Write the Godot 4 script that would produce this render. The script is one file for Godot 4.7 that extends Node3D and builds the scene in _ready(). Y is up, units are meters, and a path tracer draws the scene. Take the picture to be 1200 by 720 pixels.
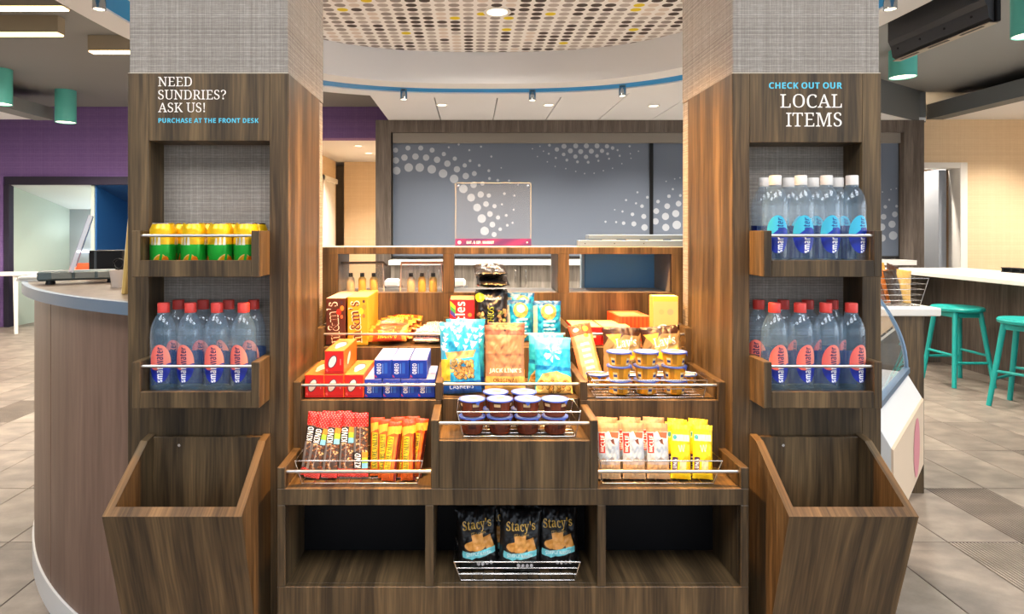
extends Node3D
# Depth values called d are metres in front of the camera (world z = -d).

class MB:
	var v := PackedVector3Array()
	var n := PackedVector3Array()
	var t := PackedVector2Array()
	func tri(a: Vector3, b: Vector3, c: Vector3, na: Vector3, nb: Vector3, nc: Vector3, ua := Vector2.ZERO, ub := Vector2.ZERO, uc := Vector2.ZERO) -> void:
		if (b - a).cross(c - a).dot(na + nb + nc) > 0.0:
			v.append(a); v.append(c); v.append(b)
			n.append(na); n.append(nc); n.append(nb)
			t.append(ua); t.append(uc); t.append(ub)
		else:
			v.append(a); v.append(b); v.append(c)
			n.append(na); n.append(nb); n.append(nc)
			t.append(ua); t.append(ub); t.append(uc)
	func quad(a: Vector3, b: Vector3, c: Vector3, d: Vector3, nn: Vector3, ua := Vector2(0, 0), ub := Vector2(1, 0), uc := Vector2(1, 1), ud := Vector2(0, 1)) -> void:
		tri(a, b, c, nn, nn, nn, ua, ub, uc)
		tri(a, c, d, nn, nn, nn, ua, uc, ud)
	func face(a: Vector3, b: Vector3, c: Vector3, d: Vector3, away: Vector3) -> void:
		var g := (b - a).cross(c - a)
		if g.length() < 1e-12:
			g = (c - a).cross(d - a)
		g = g.normalized()
		if g.dot(away) < 0.0:
			g = -g
		quad(a, b, c, d, g)
	# chamfered box; uv: optional {front, top, side} rects of an atlas
	func box(lo: Vector3, hi: Vector3, bv := 0.0, x := Transform3D.IDENTITY, uv := {}) -> void:
		var c := (lo + hi) * 0.5
		var h := (hi - lo).abs() * 0.5
		bv = minf(bv, minf(h.x, minf(h.y, h.z)) * 0.9)
		var ax := [Vector3.RIGHT, Vector3.UP, Vector3.BACK]
		for k in 3:
			var u: Vector3 = ax[(k + 1) % 3]
			var w: Vector3 = ax[(k + 2) % 3]
			if k == 0:
				u = Vector3.BACK; w = Vector3.UP
			elif k == 1:
				u = Vector3.RIGHT; w = Vector3.BACK
			else:
				u = Vector3.RIGHT; w = Vector3.UP
			for s in [-1.0, 1.0]:
				var e: Vector3 = ax[k] * s
				var hu: float = absf(h.dot(u)) - bv
				var hw: float = absf(h.dot(w)) - bv
				var o: Vector3 = c + e * absf(h.dot(ax[k]))
				var r := Rect2(0, 0, 1, 1)
				if uv.size():
					r = uv["top"] if k == 1 else (uv["side"] if k == 0 else uv["front"])
				var fl: float = s if k == 2 else (-s if k == 0 else 1.0)
				var u0 := r.position.x if fl > 0 else r.end.x
				var u1 := r.end.x if fl > 0 else r.position.x
				var v0 := r.position.y
				var v1 := r.end.y
				if k == 1:
					v0 = r.end.y; v1 = r.position.y
					quad(x * (o - u * hu - w * hw), x * (o + u * hu - w * hw), x * (o + u * hu + w * hw), x * (o - u * hu + w * hw), (x.basis * e).normalized(), Vector2(u0, v1), Vector2(u1, v1), Vector2(u1, v0), Vector2(u0, v0))
				else:
					quad(x * (o - u * hu - w * hw), x * (o + u * hu - w * hw), x * (o + u * hu + w * hw), x * (o - u * hu + w * hw), (x.basis * e).normalized(), Vector2(u0, v1), Vector2(u1, v1), Vector2(u1, v0), Vector2(u0, v0))
		if bv <= 0.0:
			return
		var mid := Vector2(0.5, 0.5)
		if uv.size():
			mid = uv["edge"] if uv.has("edge") else (uv["side"] as Rect2).get_center()
		for k in 3:
			var a: Vector3 = ax[k]
			var b: Vector3 = ax[(k + 1) % 3]
			var d: Vector3 = ax[(k + 2) % 3]
			var ha: float = h.dot(a) - bv
			for sb in [-1.0, 1.0]:
				for sd in [-1.0, 1.0]:
					var p: Vector3 = c + b * sb * h.dot(b) + d * sd * (h.dot(d) - bv)
					var q: Vector3 = c + b * sb * (h.dot(b) - bv) + d * sd * h.dot(d)
					quad(x * (p - a * ha), x * (p + a * ha), x * (q + a * ha), x * (q - a * ha), (x.basis * (b * sb + d * sd)).normalized(), mid, mid, mid, mid)
		for i in 8:
			var s := Vector3(1 if i & 1 else -1, 1 if i & 2 else -1, 1 if i & 4 else -1)
			var k := c + h * s
			tri(x * (k - Vector3(0, s.y, s.z) * bv), x * (k - Vector3(s.x, 0, s.z) * bv), x * (k - Vector3(s.x, s.y, 0) * bv), x.basis * s, x.basis * s, x.basis * s, mid, mid, mid)
	# profile of Vector2(radius, height) around y; corners sharper than about 40 degrees stay hard
	func lathe(p: Array, seg := 24, x := Transform3D.IDENTITY, a0 := 0.0, a1 := TAU, v0 := 1.0, v1 := 0.0) -> void:
		var m := p.size() - 1
		var nn := []
		for i in m:
			var e: Vector2 = p[i + 1] - p[i]
			nn.append(Vector2(e.y, -e.x).normalized())
		var len := [0.0]
		for i in m:
			len.append(len[i] + (p[i + 1] - p[i]).length())
		for i in m:
			var na: Vector2 = nn[i]
			var nb: Vector2 = nn[i]
			if i > 0 and nn[i - 1].dot(nn[i]) > 0.75:
				na = (nn[i - 1] + nn[i]).normalized()
			if i < m - 1 and nn[i + 1].dot(nn[i]) > 0.75:
				nb = (nn[i + 1] + nn[i]).normalized()
			var va: float = lerpf(v0, v1, len[i] / len[m])
			var vb: float = lerpf(v0, v1, len[i + 1] / len[m])
			for j in seg:
				var f0 := float(j) / seg
				var f1 := float(j + 1) / seg
				var t0 := lerpf(a0, a1, f0)
				var t1 := lerpf(a0, a1, f1)
				var d0 := Vector3(sin(t0), 0, cos(t0))
				var d1 := Vector3(sin(t1), 0, cos(t1))
				var A: Vector3 = d0 * p[i].x + Vector3.UP * p[i].y
				var B: Vector3 = d1 * p[i].x + Vector3.UP * p[i].y
				var C: Vector3 = d1 * p[i + 1].x + Vector3.UP * p[i + 1].y
				var D: Vector3 = d0 * p[i + 1].x + Vector3.UP * p[i + 1].y
				var nA := x.basis * (d0 * na.x + Vector3.UP * na.y)
				var nB := x.basis * (d1 * na.x + Vector3.UP * na.y)
				var nC := x.basis * (d1 * nb.x + Vector3.UP * nb.y)
				var nD := x.basis * (d0 * nb.x + Vector3.UP * nb.y)
				if p[i].x > 1e-6:
					tri(x * A, x * B, x * C, nA, nB, nC, Vector2(f0, va), Vector2(f1, va), Vector2(f1, vb))
				if p[i + 1].x > 1e-6:
					tri(x * A, x * C, x * D, nA, nC, nD, Vector2(f0, va), Vector2(f1, vb), Vector2(f0, vb))
	func tube(pts: Array, r: float, sides := 6, closed := false) -> void:
		var m := pts.size()
		var rings := []
		for i in m:
			var a: Vector3 = pts[(i - 1 + m) % m] if (closed or i > 0) else pts[i]
			var b: Vector3 = pts[(i + 1) % m] if (closed or i < m - 1) else pts[i]
			var d := (b - a).normalized()
			var u := d.cross(Vector3.UP)
			if u.length() < 0.1:
				u = d.cross(Vector3.RIGHT)
			u = u.normalized()
			var w := d.cross(u).normalized()
			var k := 1.0
			if closed or (i > 0 and i < m - 1):
				var cosa: float = d.dot((pts[(i + 1) % m] - pts[i]).normalized())
				k = 1.0 / maxf(cosa, 0.5)
			var ring := []
			for s in sides:
				var an := TAU * s / sides
				ring.append([u * cos(an) + w * sin(an), pts[i] + (u * cos(an) + w * sin(an)) * r * (k if k < 1.2 else 1.1)])
			rings.append(ring)
		for i in (m if closed else m - 1):
			var ra: Array = rings[i]
			var rb: Array = rings[(i + 1) % m]
			for s in sides:
				var q := (s + 1) % sides
				tri(ra[s][1], ra[q][1], rb[q][1], ra[s][0], ra[q][0], rb[q][0])
				tri(ra[s][1], rb[q][1], rb[s][1], ra[s][0], rb[q][0], rb[s][0])
		if not closed:
			for e in [0, m - 1]:
				var dn: Vector3 = (pts[0] - pts[1]).normalized() if e == 0 else (pts[m - 1] - pts[m - 2]).normalized()
				for s in range(1, sides - 1):
					tri(rings[e][0][1], rings[e][s][1], rings[e][s + 1][1], dn, dn, dn)
	# tapered round bar
	func bar(a: Vector3, b: Vector3, ra: float, rb: float, sides := 12) -> void:
		var d := (b - a).normalized()
		var u := d.cross(Vector3.UP)
		if u.length() < 0.1:
			u = d.cross(Vector3.RIGHT)
		u = u.normalized()
		var w := d.cross(u)
		for s in sides:
			var a0 := TAU * s / sides
			var a1 := TAU * (s + 1) / sides
			var e0 := u * cos(a0) + w * sin(a0)
			var e1 := u * cos(a1) + w * sin(a1)
			tri(a + e0 * ra, a + e1 * ra, b + e1 * rb, e0, e1, e1)
			tri(a + e0 * ra, b + e1 * rb, b + e0 * rb, e0, e1, e0)
			tri(a, a + e0 * ra, a + e1 * ra, -d, -d, -d)
			tri(b, b + e0 * rb, b + e1 * rb, d, d, d)
	# sheet from a function of u, v in 0..1, uv = (u, 1 - v)
	func sheet(nu: int, nv: int, f: Callable, side := 1.0, v0 := 0.0, v1 := 1.0) -> void:
		var P := []
		for j in nv + 1:
			var row := PackedVector3Array()
			for i in nu + 1:
				row.append(f.call(float(i) / nu, lerpf(v0, v1, float(j) / nv)))
			P.append(row)
		var N := []
		for j in nv + 1:
			var row := PackedVector3Array()
			for i in nu + 1:
				var du: Vector3 = P[j][mini(i + 1, nu)] - P[j][maxi(i - 1, 0)]
				var dv: Vector3 = P[mini(j + 1, nv)][i] - P[maxi(j - 1, 0)][i]
				row.append(du.cross(dv).normalized() * side)
			N.append(row)
		for j in nv:
			for i in nu:
				var ua := Vector2(float(i) / nu, 1.0 - lerpf(v0, v1, float(j) / nv))
				var ub := Vector2(float(i + 1) / nu, 1.0 - lerpf(v0, v1, float(j) / nv))
				var uc := Vector2(float(i + 1) / nu, 1.0 - lerpf(v0, v1, float(j + 1) / nv))
				var ud := Vector2(float(i) / nu, 1.0 - lerpf(v0, v1, float(j + 1) / nv))
				tri(P[j][i], P[j][i + 1], P[j + 1][i + 1], N[j][i], N[j][i + 1], N[j + 1][i + 1], ua, ub, uc)
				tri(P[j][i], P[j + 1][i + 1], P[j + 1][i], N[j][i], N[j + 1][i + 1], N[j + 1][i], ua, uc, ud)
	# straight prism of a convex polygon given in 3D, swept by off
	func prism(poly: Array, off: Vector3) -> void:
		var c := Vector3.ZERO
		for q in poly:
			c += q
		c = c / poly.size() + off * 0.5
		var nn := off.normalized()
		var m := poly.size()
		for i in range(1, m - 1):
			tri(poly[0], poly[i], poly[i + 1], -nn, -nn, -nn)
			tri(poly[0] + off, poly[i] + off, poly[i + 1] + off, nn, nn, nn)
		for i in m:
			var a: Vector3 = poly[i]
			var b: Vector3 = poly[(i + 1) % m]
			face(a, b, b + off, a + off, (a + b + off) * 0.5 - c)
	func mesh() -> ArrayMesh:
		var a := []
		a.resize(Mesh.ARRAY_MAX)
		a[Mesh.ARRAY_VERTEX] = v
		a[Mesh.ARRAY_NORMAL] = n
		a[Mesh.ARRAY_TEX_UV] = t
		var am := ArrayMesh.new()
		am.add_surface_from_arrays(Mesh.PRIMITIVE_TRIANGLES, a)
		return am

# ---------------------------------------------------------------- pictures computed for prints
class Art:
	var im: Image
	var w: int
	var h: int
	func _init(ww: int, hh: int, c: Color) -> void:
		w = ww; h = hh
		im = Image.create_empty(w, h, false, Image.FORMAT_RGB8)
		im.fill(c)
	func rect(x: float, y: float, ww: float, hh: float, c: Color) -> void:
		im.fill_rect(Rect2i(int(x * w), int(y * h), maxi(1, int(ww * w)), maxi(1, int(hh * h))), c)
	func oval(cx: float, cy: float, rx: float, ry: float, c: Color, turn := 0.0) -> void:
		var X := cx * w
		var Y := cy * h
		var A := rx * w
		var B := ry * w
		var m := maxf(A, B)
		var ct := cos(turn)
		var sn := sin(turn)
		for y in range(maxi(0, int(Y - m)), mini(h, int(Y + m) + 2)):
			for x in range(maxi(0, int(X - m)), mini(w, int(X + m) + 2)):
				var dx := x + 0.5 - X
				var dy := y + 0.5 - Y
				var p := (dx * ct + dy * sn) / A
				var q := (dy * ct - dx * sn) / B
				if p * p + q * q <= 1.0:
					im.set_pixel(x, y, c)
	func tri(a: Vector2, b: Vector2, c: Vector2, col: Color) -> void:
		var x0 := maxi(0, int(floor(minf(a.x, minf(b.x, c.x)))))
		var x1 := mini(w - 1, int(ceil(maxf(a.x, maxf(b.x, c.x)))))
		var y0 := maxi(0, int(floor(minf(a.y, minf(b.y, c.y)))))
		var y1 := mini(h - 1, int(ceil(maxf(a.y, maxf(b.y, c.y)))))
		var den := (b - a).cross(c - a)
		if absf(den) < 1e-9:
			return
		for y in range(y0, y1 + 1):
			for x in range(x0, x1 + 1):
				var p := Vector2(x + 0.5, y + 0.5)
				var s := (b - a).cross(p - a) / den
				var r := (p - a).cross(c - a) / den
				if s >= -0.001 and r >= -0.001 and s + r <= 1.001:
					im.set_pixel(x, y, col)
	func poly(pts: Array, c: Color) -> void:
		var q := PackedVector2Array()
		for p in pts:
			q.append(Vector2(p[0] * w, p[1] * h))
		var ix := Geometry2D.triangulate_polygon(q)
		for i in range(0, ix.size(), 3):
			tri(q[ix[i]], q[ix[i + 1]], q[ix[i + 2]], c)
	# lettering: tris normalised to the box 0..1 x 0..1; placed in a box of width ww and height hh (fractions of the width) around cx, cy
	func text(tris: PackedVector2Array, cx: float, cy: float, ww: float, hh: float, c: Color, turn := 0.0) -> void:
		var o := Vector2(cx * w, cy * h)
		for i in range(0, tris.size(), 3):
			var q := []
			for k in 3:
				var p := tris[i + k]
				q.append(o + Vector2((p.x - 0.5) * ww * w, (0.5 - p.y) * hh * w).rotated(turn))
			tri(q[0], q[1], q[2], c)
	func tex() -> ImageTexture:
		im.generate_mipmaps()
		return ImageTexture.create_from_image(im)

var M := {}
var fonts := {}
var words := {}
var taken := {}
var rng := RandomNumberGenerator.new()

func C(r: float, g: float, b: float) -> Color:
	return Color(r / 255.0, g / 255.0, b / 255.0)

func V(x: float, y: float, d: float) -> Vector3:
	return Vector3(x, y, -d)

# place on the photographed plane at depth d, read from the 1200 x 720 frame
func PX(px: float, d: float) -> float:
	return (px - 552.0) / 750.0 * d

func PY(py: float, d: float) -> float:
	return 1.3 - (py - 270.0) / 750.0 * d

func mat(c: Color, rough := 0.6, metal := 0.0, spec := 0.5) -> StandardMaterial3D:
	var m := StandardMaterial3D.new()
	m.albedo_color = c
	m.roughness = rough
	m.metallic = metal
	m.metallic_specular = spec
	return m

func tmat(tx: Texture2D, rough := 0.5, spec := 0.5) -> StandardMaterial3D:
	var m := mat(Color.WHITE, rough, 0.0, spec)
	m.albedo_texture = tx
	return m

func lamp_mat(c: Color, e: float) -> StandardMaterial3D:
	var m := mat(Color(0.9, 0.9, 0.9), 0.5)
	m.emission_enabled = true
	m.emission = c
	m.emission_energy_multiplier = e
	return m

func numbered(called: String) -> String:
	if not taken.has(called):
		taken[called] = 0
		return called
	taken[called] += 1
	return "%s_%03d" % [called, taken[called]]

func tag(o: Node, label: String, category: String, group := "") -> void:
	o.set_meta("label", label)
	o.set_meta("category", category)
	if group:
		o.set_meta("group", group)

func thing(called: String, label: String, category: String, at := Vector3.ZERO, turn := 0.0, group := "") -> Node3D:
	var o := Node3D.new()
	o.name = numbered(called)
	add_child(o)
	o.position = at
	o.rotation.y = turn
	tag(o, label, category, group)
	return o

func part(p: Node, called: String, mb: MB, m: Material, label := "") -> MeshInstance3D:
	var o := MeshInstance3D.new()
	o.name = called
	o.mesh = mb.mesh()
	o.material_override = m
	o.cast_shadow = GeometryInstance3D.SHADOW_CASTING_SETTING_ON
	p.add_child(o, true)
	if label:
		o.set_meta("label", label)
	return o

func solid(p: Node, called: String, lo: Vector3, hi: Vector3, m: Material, bv := 0.0015) -> MeshInstance3D:
	var mb := MB.new()
	mb.box(Vector3(minf(lo.x, hi.x), minf(lo.y, hi.y), minf(lo.z, hi.z)), Vector3(maxf(lo.x, hi.x), maxf(lo.y, hi.y), maxf(lo.z, hi.z)), bv)
	return part(p, called, mb, m)

func struct(called: String, mb: MB, m: Material, label: String, category := "") -> MeshInstance3D:
	var o := part(self, called, mb, m)
	o.set_meta("kind", "structure")
	o.set_meta("label", label)
	o.set_meta("category", category if category else called.split("_")[0])
	return o

func slab(called: String, lo: Vector3, hi: Vector3, m: Material, label: String, category := "") -> MeshInstance3D:
	var mb := MB.new()
	mb.box(Vector3(minf(lo.x, hi.x), minf(lo.y, hi.y), minf(lo.z, hi.z)), Vector3(maxf(lo.x, hi.x), maxf(lo.y, hi.y), maxf(lo.z, hi.z)), 0.0)
	return struct(called, mb, m, label, category)

func copy(o: Node3D, at: Vector3, label := "", group := "", turn := Vector3.ZERO) -> Node3D:
	var c: Node3D = o.duplicate()
	var base := String(o.name)
	var cut := base.rfind("_")
	if cut > 0 and base.substr(cut + 1).is_valid_int():
		base = base.substr(0, cut)
	c.name = numbered(base)
	add_child(c)
	c.position = at
	c.rotation = turn
	if label:
		c.set_meta("label", label)
	if group:
		c.set_meta("group", group)
	return c

# many alike things: the first call moves the prototype, later ones copy it
var used := {}
func put(o: Node3D, at: Vector3, label := "", group := "", turn := Vector3.ZERO) -> Node3D:
	if used.has(o):
		return copy(o, at, label, group, turn)
	used[o] = true
	o.position = at
	o.rotation = turn
	if label:
		o.set_meta("label", label)
	if group:
		o.set_meta("group", group)
	return o

# ---------------------------------------------------------------- lettering
func letters(s: String, font := "serif") -> Dictionary:
	var key := font + "|" + s
	if words.has(key):
		return words[key]
	var tm := TextMesh.new()
	tm.font = fonts[font]
	tm.text = s
	tm.font_size = 64
	tm.pixel_size = 0.01
	tm.depth = 0.0
	tm.curve_step = 2.0
	var a := tm.get_mesh_arrays()
	var vs: PackedVector3Array = a[Mesh.ARRAY_VERTEX]
	var ns: PackedVector3Array = a[Mesh.ARRAY_NORMAL]
	var ix: PackedInt32Array = a[Mesh.ARRAY_INDEX] if a[Mesh.ARRAY_INDEX] != null else PackedInt32Array(range(vs.size()))
	var lo := Vector2(1e9, 1e9)
	var hi := Vector2(-1e9, -1e9)
	var out := PackedVector2Array()
	for i in range(0, ix.size() - 2, 3):
		if ns[ix[i]].z < 0.5:
			continue
		for k in 3:
			var p := vs[ix[i + k]]
			out.append(Vector2(p.x, p.y))
			lo = lo.min(Vector2(p.x, p.y))
			hi = hi.max(Vector2(p.x, p.y))
	for i in out.size():
		out[i] = (out[i] - lo) / (hi - lo)
	words[key] = {"tris": out, "aspect": (hi.x - lo.x) / (hi.y - lo.y)}
	return words[key]

func W(s: String, font := "bold") -> PackedVector2Array:
	return letters(s, font)["tris"]

# cut vinyl letters lying on a plane that faces the camera, in the box x0..x1, y0..y1
func vinyl(p: Node, s: String, font: String, x0: float, x1: float, y0: float, y1: float, d: float, m: Material) -> MeshInstance3D:
	var mb := MB.new()
	var T: PackedVector2Array = letters(s, font)["tris"]
	var nn := Vector3(0, 0, 1)
	for i in range(0, T.size(), 3):
		var q := []
		for k in 3:
			q.append(V(lerpf(x0, x1, T[i + k].x), lerpf(y0, y1, T[i + k].y), d))
		mb.tri(q[0], q[1], q[2], nn, nn, nn)
	return part(p, "lettering", mb, m)

# ---------------------------------------------------------------- materials
func seamless_streaks(w: int, h: int, dark: Color, light: Color, seed: int, fine := 1.0) -> Image:
	var im := Image.create_empty(w, h, false, Image.FORMAT_RGB8)
	var a := FastNoiseLite.new()
	a.seed = seed; a.frequency = 1.0; a.noise_type = FastNoiseLite.TYPE_SIMPLEX_SMOOTH; a.fractal_octaves = 3
	var b := FastNoiseLite.new()
	b.seed = seed + 7; b.frequency = 1.0; b.noise_type = FastNoiseLite.TYPE_SIMPLEX_SMOOTH; b.fractal_octaves = 2
	for y in h:
		var an := TAU * y / h
		var cy := cos(an)
		var sy := sin(an)
		for x in w:
			var fx := float(x) / w
			var wob := a.get_noise_3d(fx * 3.0, cy * 0.4, sy * 0.4) * 0.008
			var big := a.get_noise_3d((fx + wob) * 14.0, cy * 0.16 + 5.0, sy * 0.16)
			var mid := b.get_noise_3d((fx + wob) * 55.0, cy * 0.4, sy * 0.4 + 3.0)
			var thin := b.get_noise_3d((fx + wob * 0.5) * 210.0 * fine, cy * 1.2 + 9.0, sy * 1.2)
			var k := clampf(0.48 + big * 0.60 + mid * 0.34 + thin * 0.34, 0.0, 1.0)
			im.set_pixel(x, y, dark.lerp(light, k))
	im.generate_mipmaps()
	return im

func woven(w: int, c0: Color, c1: Color, seed: int) -> Image:
	var im := Image.create_empty(w, w, false, Image.FORMAT_RGB8)
	var r := RandomNumberGenerator.new()
	r.seed = seed
	var rows := PackedFloat32Array()
	var cols := PackedFloat32Array()
	for i in w:
		rows.append(r.randf())
		cols.append(r.randf())
	var nz := FastNoiseLite.new()
	nz.seed = seed; nz.frequency = 0.03
	for y in w:
		for x in w:
			var hx := rows[y] * (0.6 + 0.4 * nz.get_noise_2d(x * 0.6, y * 7.0))
			var vy := cols[x] * (0.6 + 0.4 * nz.get_noise_2d(x * 7.0, y * 0.6))
			var k := clampf(0.12 + 0.72 * hx + 0.5 * vy - 0.28 + 0.16 * r.randf(), 0.0, 1.0)
			im.set_pixel(x, y, c0.lerp(c1, k))
	im.generate_mipmaps()
	return im

func mottled(w: int, c0: Color, c1: Color, seed: int, freq := 0.02) -> Image:
	var im := Image.create_empty(w, w, false, Image.FORMAT_RGB8)
	var nz := FastNoiseLite.new()
	nz.seed = seed; nz.frequency = freq; nz.fractal_octaves = 5
	var r := RandomNumberGenerator.new()
	r.seed = seed
	for y in w:
		for x in w:
			var k := clampf(0.5 + nz.get_noise_2d(x, y * 1.6) * 0.9 + (r.randf() - 0.5) * 0.16, 0.0, 1.0)
			im.set_pixel(x, y, c0.lerp(c1, k))
	im.generate_mipmaps()
	return im

func world_mat(im: Image, metres: float, rough: float, spec := 0.4, bump := 0.0) -> StandardMaterial3D:
	var tx := ImageTexture.create_from_image(im)
	var m := tmat(tx, rough, spec)
	m.uv1_triplanar = true
	m.uv1_world_triplanar = true
	m.uv1_triplanar_sharpness = 8.0
	m.uv1_scale = Vector3.ONE / metres
	if bump > 0.0:
		m.heightmap_enabled = true
		m.heightmap_texture = tx
		m.heightmap_scale = bump
	return m

func make_materials() -> void:
	for f in [["serif", "Droid Serif", 400], ["serifbold", "Droid Serif", 700], ["sans", "Droid Sans", 400], ["bold", "Droid Sans", 700]]:
		var sf := SystemFont.new()
		sf.font_names = PackedStringArray([f[1]])
		sf.font_weight = f[2]
		fonts[f[0]] = sf
	M.wood = world_mat(seamless_streaks(768, 768, C(51, 41, 29), C(115, 93, 64), 3), 1.3, 0.42, 0.4)
	M.desk = world_mat(seamless_streaks(512, 512, C(112, 87, 74), C(142, 115, 99), 21, 0.5), 1.6, 0.4, 0.4)
	M.greywood = world_mat(seamless_streaks(512, 512, C(78, 70, 64), C(116, 106, 98), 33), 1.2, 0.5, 0.3)
	M.palewood = world_mat(seamless_streaks(384, 384, C(112, 106, 98), C(160, 152, 142), 35), 1.2, 0.5, 0.3)
	M.film = mat(Color(0.80, 0.72, 0.62, 0.07), 0.1, 0.0, 0.5)
	M.film.transparency = BaseMaterial3D.TRANSPARENCY_ALPHA
	M.fabric = world_mat(woven(512, C(120, 113, 106), C(205, 198, 188), 5), 0.42, 0.9, 0.15, 0.03)
	M.purple = world_mat(woven(384, C(112, 88, 142), C(154, 126, 180), 8), 0.9, 0.85, 0.2)
	M.cream = world_mat(woven(256, C(222, 196, 160), C(240, 218, 186), 9), 1.1, 0.8, 0.2)
	M.tile = []
	for k in 3:
		M.tile.append(world_mat(mottled(256, [C(112, 103, 96), C(122, 113, 104), C(104, 95, 88)][k], [C(146, 135, 124), C(154, 143, 132), C(136, 125, 115)][k], 40 + k), 1.3, 0.42, 0.45))
	M.grout = mat(C(168, 156, 140), 0.8)
	M.white = mat(C(236, 234, 230), 0.55)
	M.ceilwhite = mat(C(230, 232, 236), 0.8, 0, 0.2)
	M.ceilgrey = mat(C(136, 138, 140), 0.85, 0, 0.2)
	M.beam = mat(C(98, 104, 108), 0.7)
	M.blue = mat(C(0, 140, 212), 0.5)
	M.dark = mat(C(34, 32, 34), 0.6)
	M.black = mat(C(18, 18, 20), 0.5, 0.0, 0.3)
	M.rod = mat(C(205, 203, 200), 0.28, 1.0)
	M.chrome = mat(C(222, 220, 216), 0.2, 1.0)
	M.steel = mat(C(120, 142, 164), 0.4, 0.6)
	M.teal = mat(C(96, 196, 186), 0.45)
	M.stool = mat(C(20, 158, 152), 0.4)
	M.worktop = mat(C(238, 234, 226), 0.3)
	M.deskrim = mat(C(100, 120, 140), 0.35)
	M.desktop = world_mat(mottled(256, C(72, 62, 53), C(106, 91, 78), 61, 0.05), 0.8, 0.3, 0.5)
	M.lettwhite = mat(C(246, 236, 226), 0.5)
	M.lettblue = mat(C(84, 196, 222), 0.5)
	M.glass = mat(Color(0.9, 0.96, 0.98, 0.06), 0.02)
	M.glass.transparency = BaseMaterial3D.TRANSPARENCY_ALPHA
	M.acrylic = mat(Color(0.93, 0.97, 1.0, 0.01), 0.03, 0.0, 0.22)
	M.acrylic.transparency = BaseMaterial3D.TRANSPARENCY_ALPHA
	M.water = mat(Color(0.66, 0.84, 0.97, 0.09), 0.04, 0.0, 0.6)
	M.water.transparency = BaseMaterial3D.TRANSPARENCY_ALPHA
	M.redcap = mat(C(214, 66, 58), 0.4)
	M.whitecap = mat(C(226, 220, 214), 0.4)

# ---------------------------------------------------------------- the room
const CX := 0.13
const CD := 3.81

func ring_point(r: float, an: float, y: float) -> Vector3:
	# rounded ring: flatter than a circle, as the soffit reads in the photograph
	var s := sin(an)
	var c := cos(an)
	var k := pow(pow(absf(s), 2.6) + pow(absf(c), 2.6), -1.0 / 2.6)
	return V(CX - s * k * r, y, CD - c * k * r)

func annulus(mb: MB, r0: float, r1: float, y: float, up: float) -> void:
	for i in 96:
		var a := TAU * i / 96
		var b := TAU * (i + 1) / 96
		mb.quad(ring_point(r0, a, y), ring_point(r1, a, y), ring_point(r1, b, y), ring_point(r0, b, y), Vector3(0, up, 0))

func hoop(mb: MB, r: float, y0: float, y1: float, out: float) -> void:
	for i in 96:
		var a := TAU * i / 96
		var b := TAU * (i + 1) / 96
		var pa := ring_point(r, a, 0)
		var pb := ring_point(r, b, 0)
		var na := (pa - V(CX, 0, CD)).normalized() * out
		var nb := (pb - V(CX, 0, CD)).normalized() * out
		mb.tri(pa + Vector3.UP * y0, pb + Vector3.UP * y0, pb + Vector3.UP * y1, na, nb, nb)
		mb.tri(pa + Vector3.UP * y0, pb + Vector3.UP * y1, pa + Vector3.UP * y1, na, nb, na)

func dot_ceiling_texture() -> ImageTexture:
	var r := RandomNumberGenerator.new()
	r.seed = 12
	var n := 1400
	var im := Image.create_empty(n, n, false, Image.FORMAT_RGB8)
	im.fill(C(246, 244, 243))
	var cw := n / 40.0
	var ch := n / 44.0
	var run := 0
	var last := 0
	for i in 40:
		for j in 44:
			if run <= 0:
				last = r.randi() % 9
				run = 1 + r.randi() % 3
			run -= 1
			var c: Color
			if last < 3:
				c = C(192, 184, 181)
			elif last < 6:
				c = C(156, 148, 146)
			elif last < 8:
				c = C(80, 71, 67)
			else:
				c = C(222, 210, 202)
			if r.randf() < 0.022:
				c = C(232, 208, 40)
			var X := (i + 0.5) * cw
			var Y := (j + 0.5) * ch
			var R := cw * 0.385
			for y in range(int(Y - R), int(Y + R) + 1):
				for x in range(int(X - R), int(X + R) + 1):
					if pow(x + 0.5 - X, 2) + pow((y + 0.5 - Y) * 1.08, 2) < R * R:
						im.set_pixel(clampi(x, 0, n - 1), clampi(y, 0, n - 1), c)
	im.generate_mipmaps()
	return ImageTexture.create_from_image(im)

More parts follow.
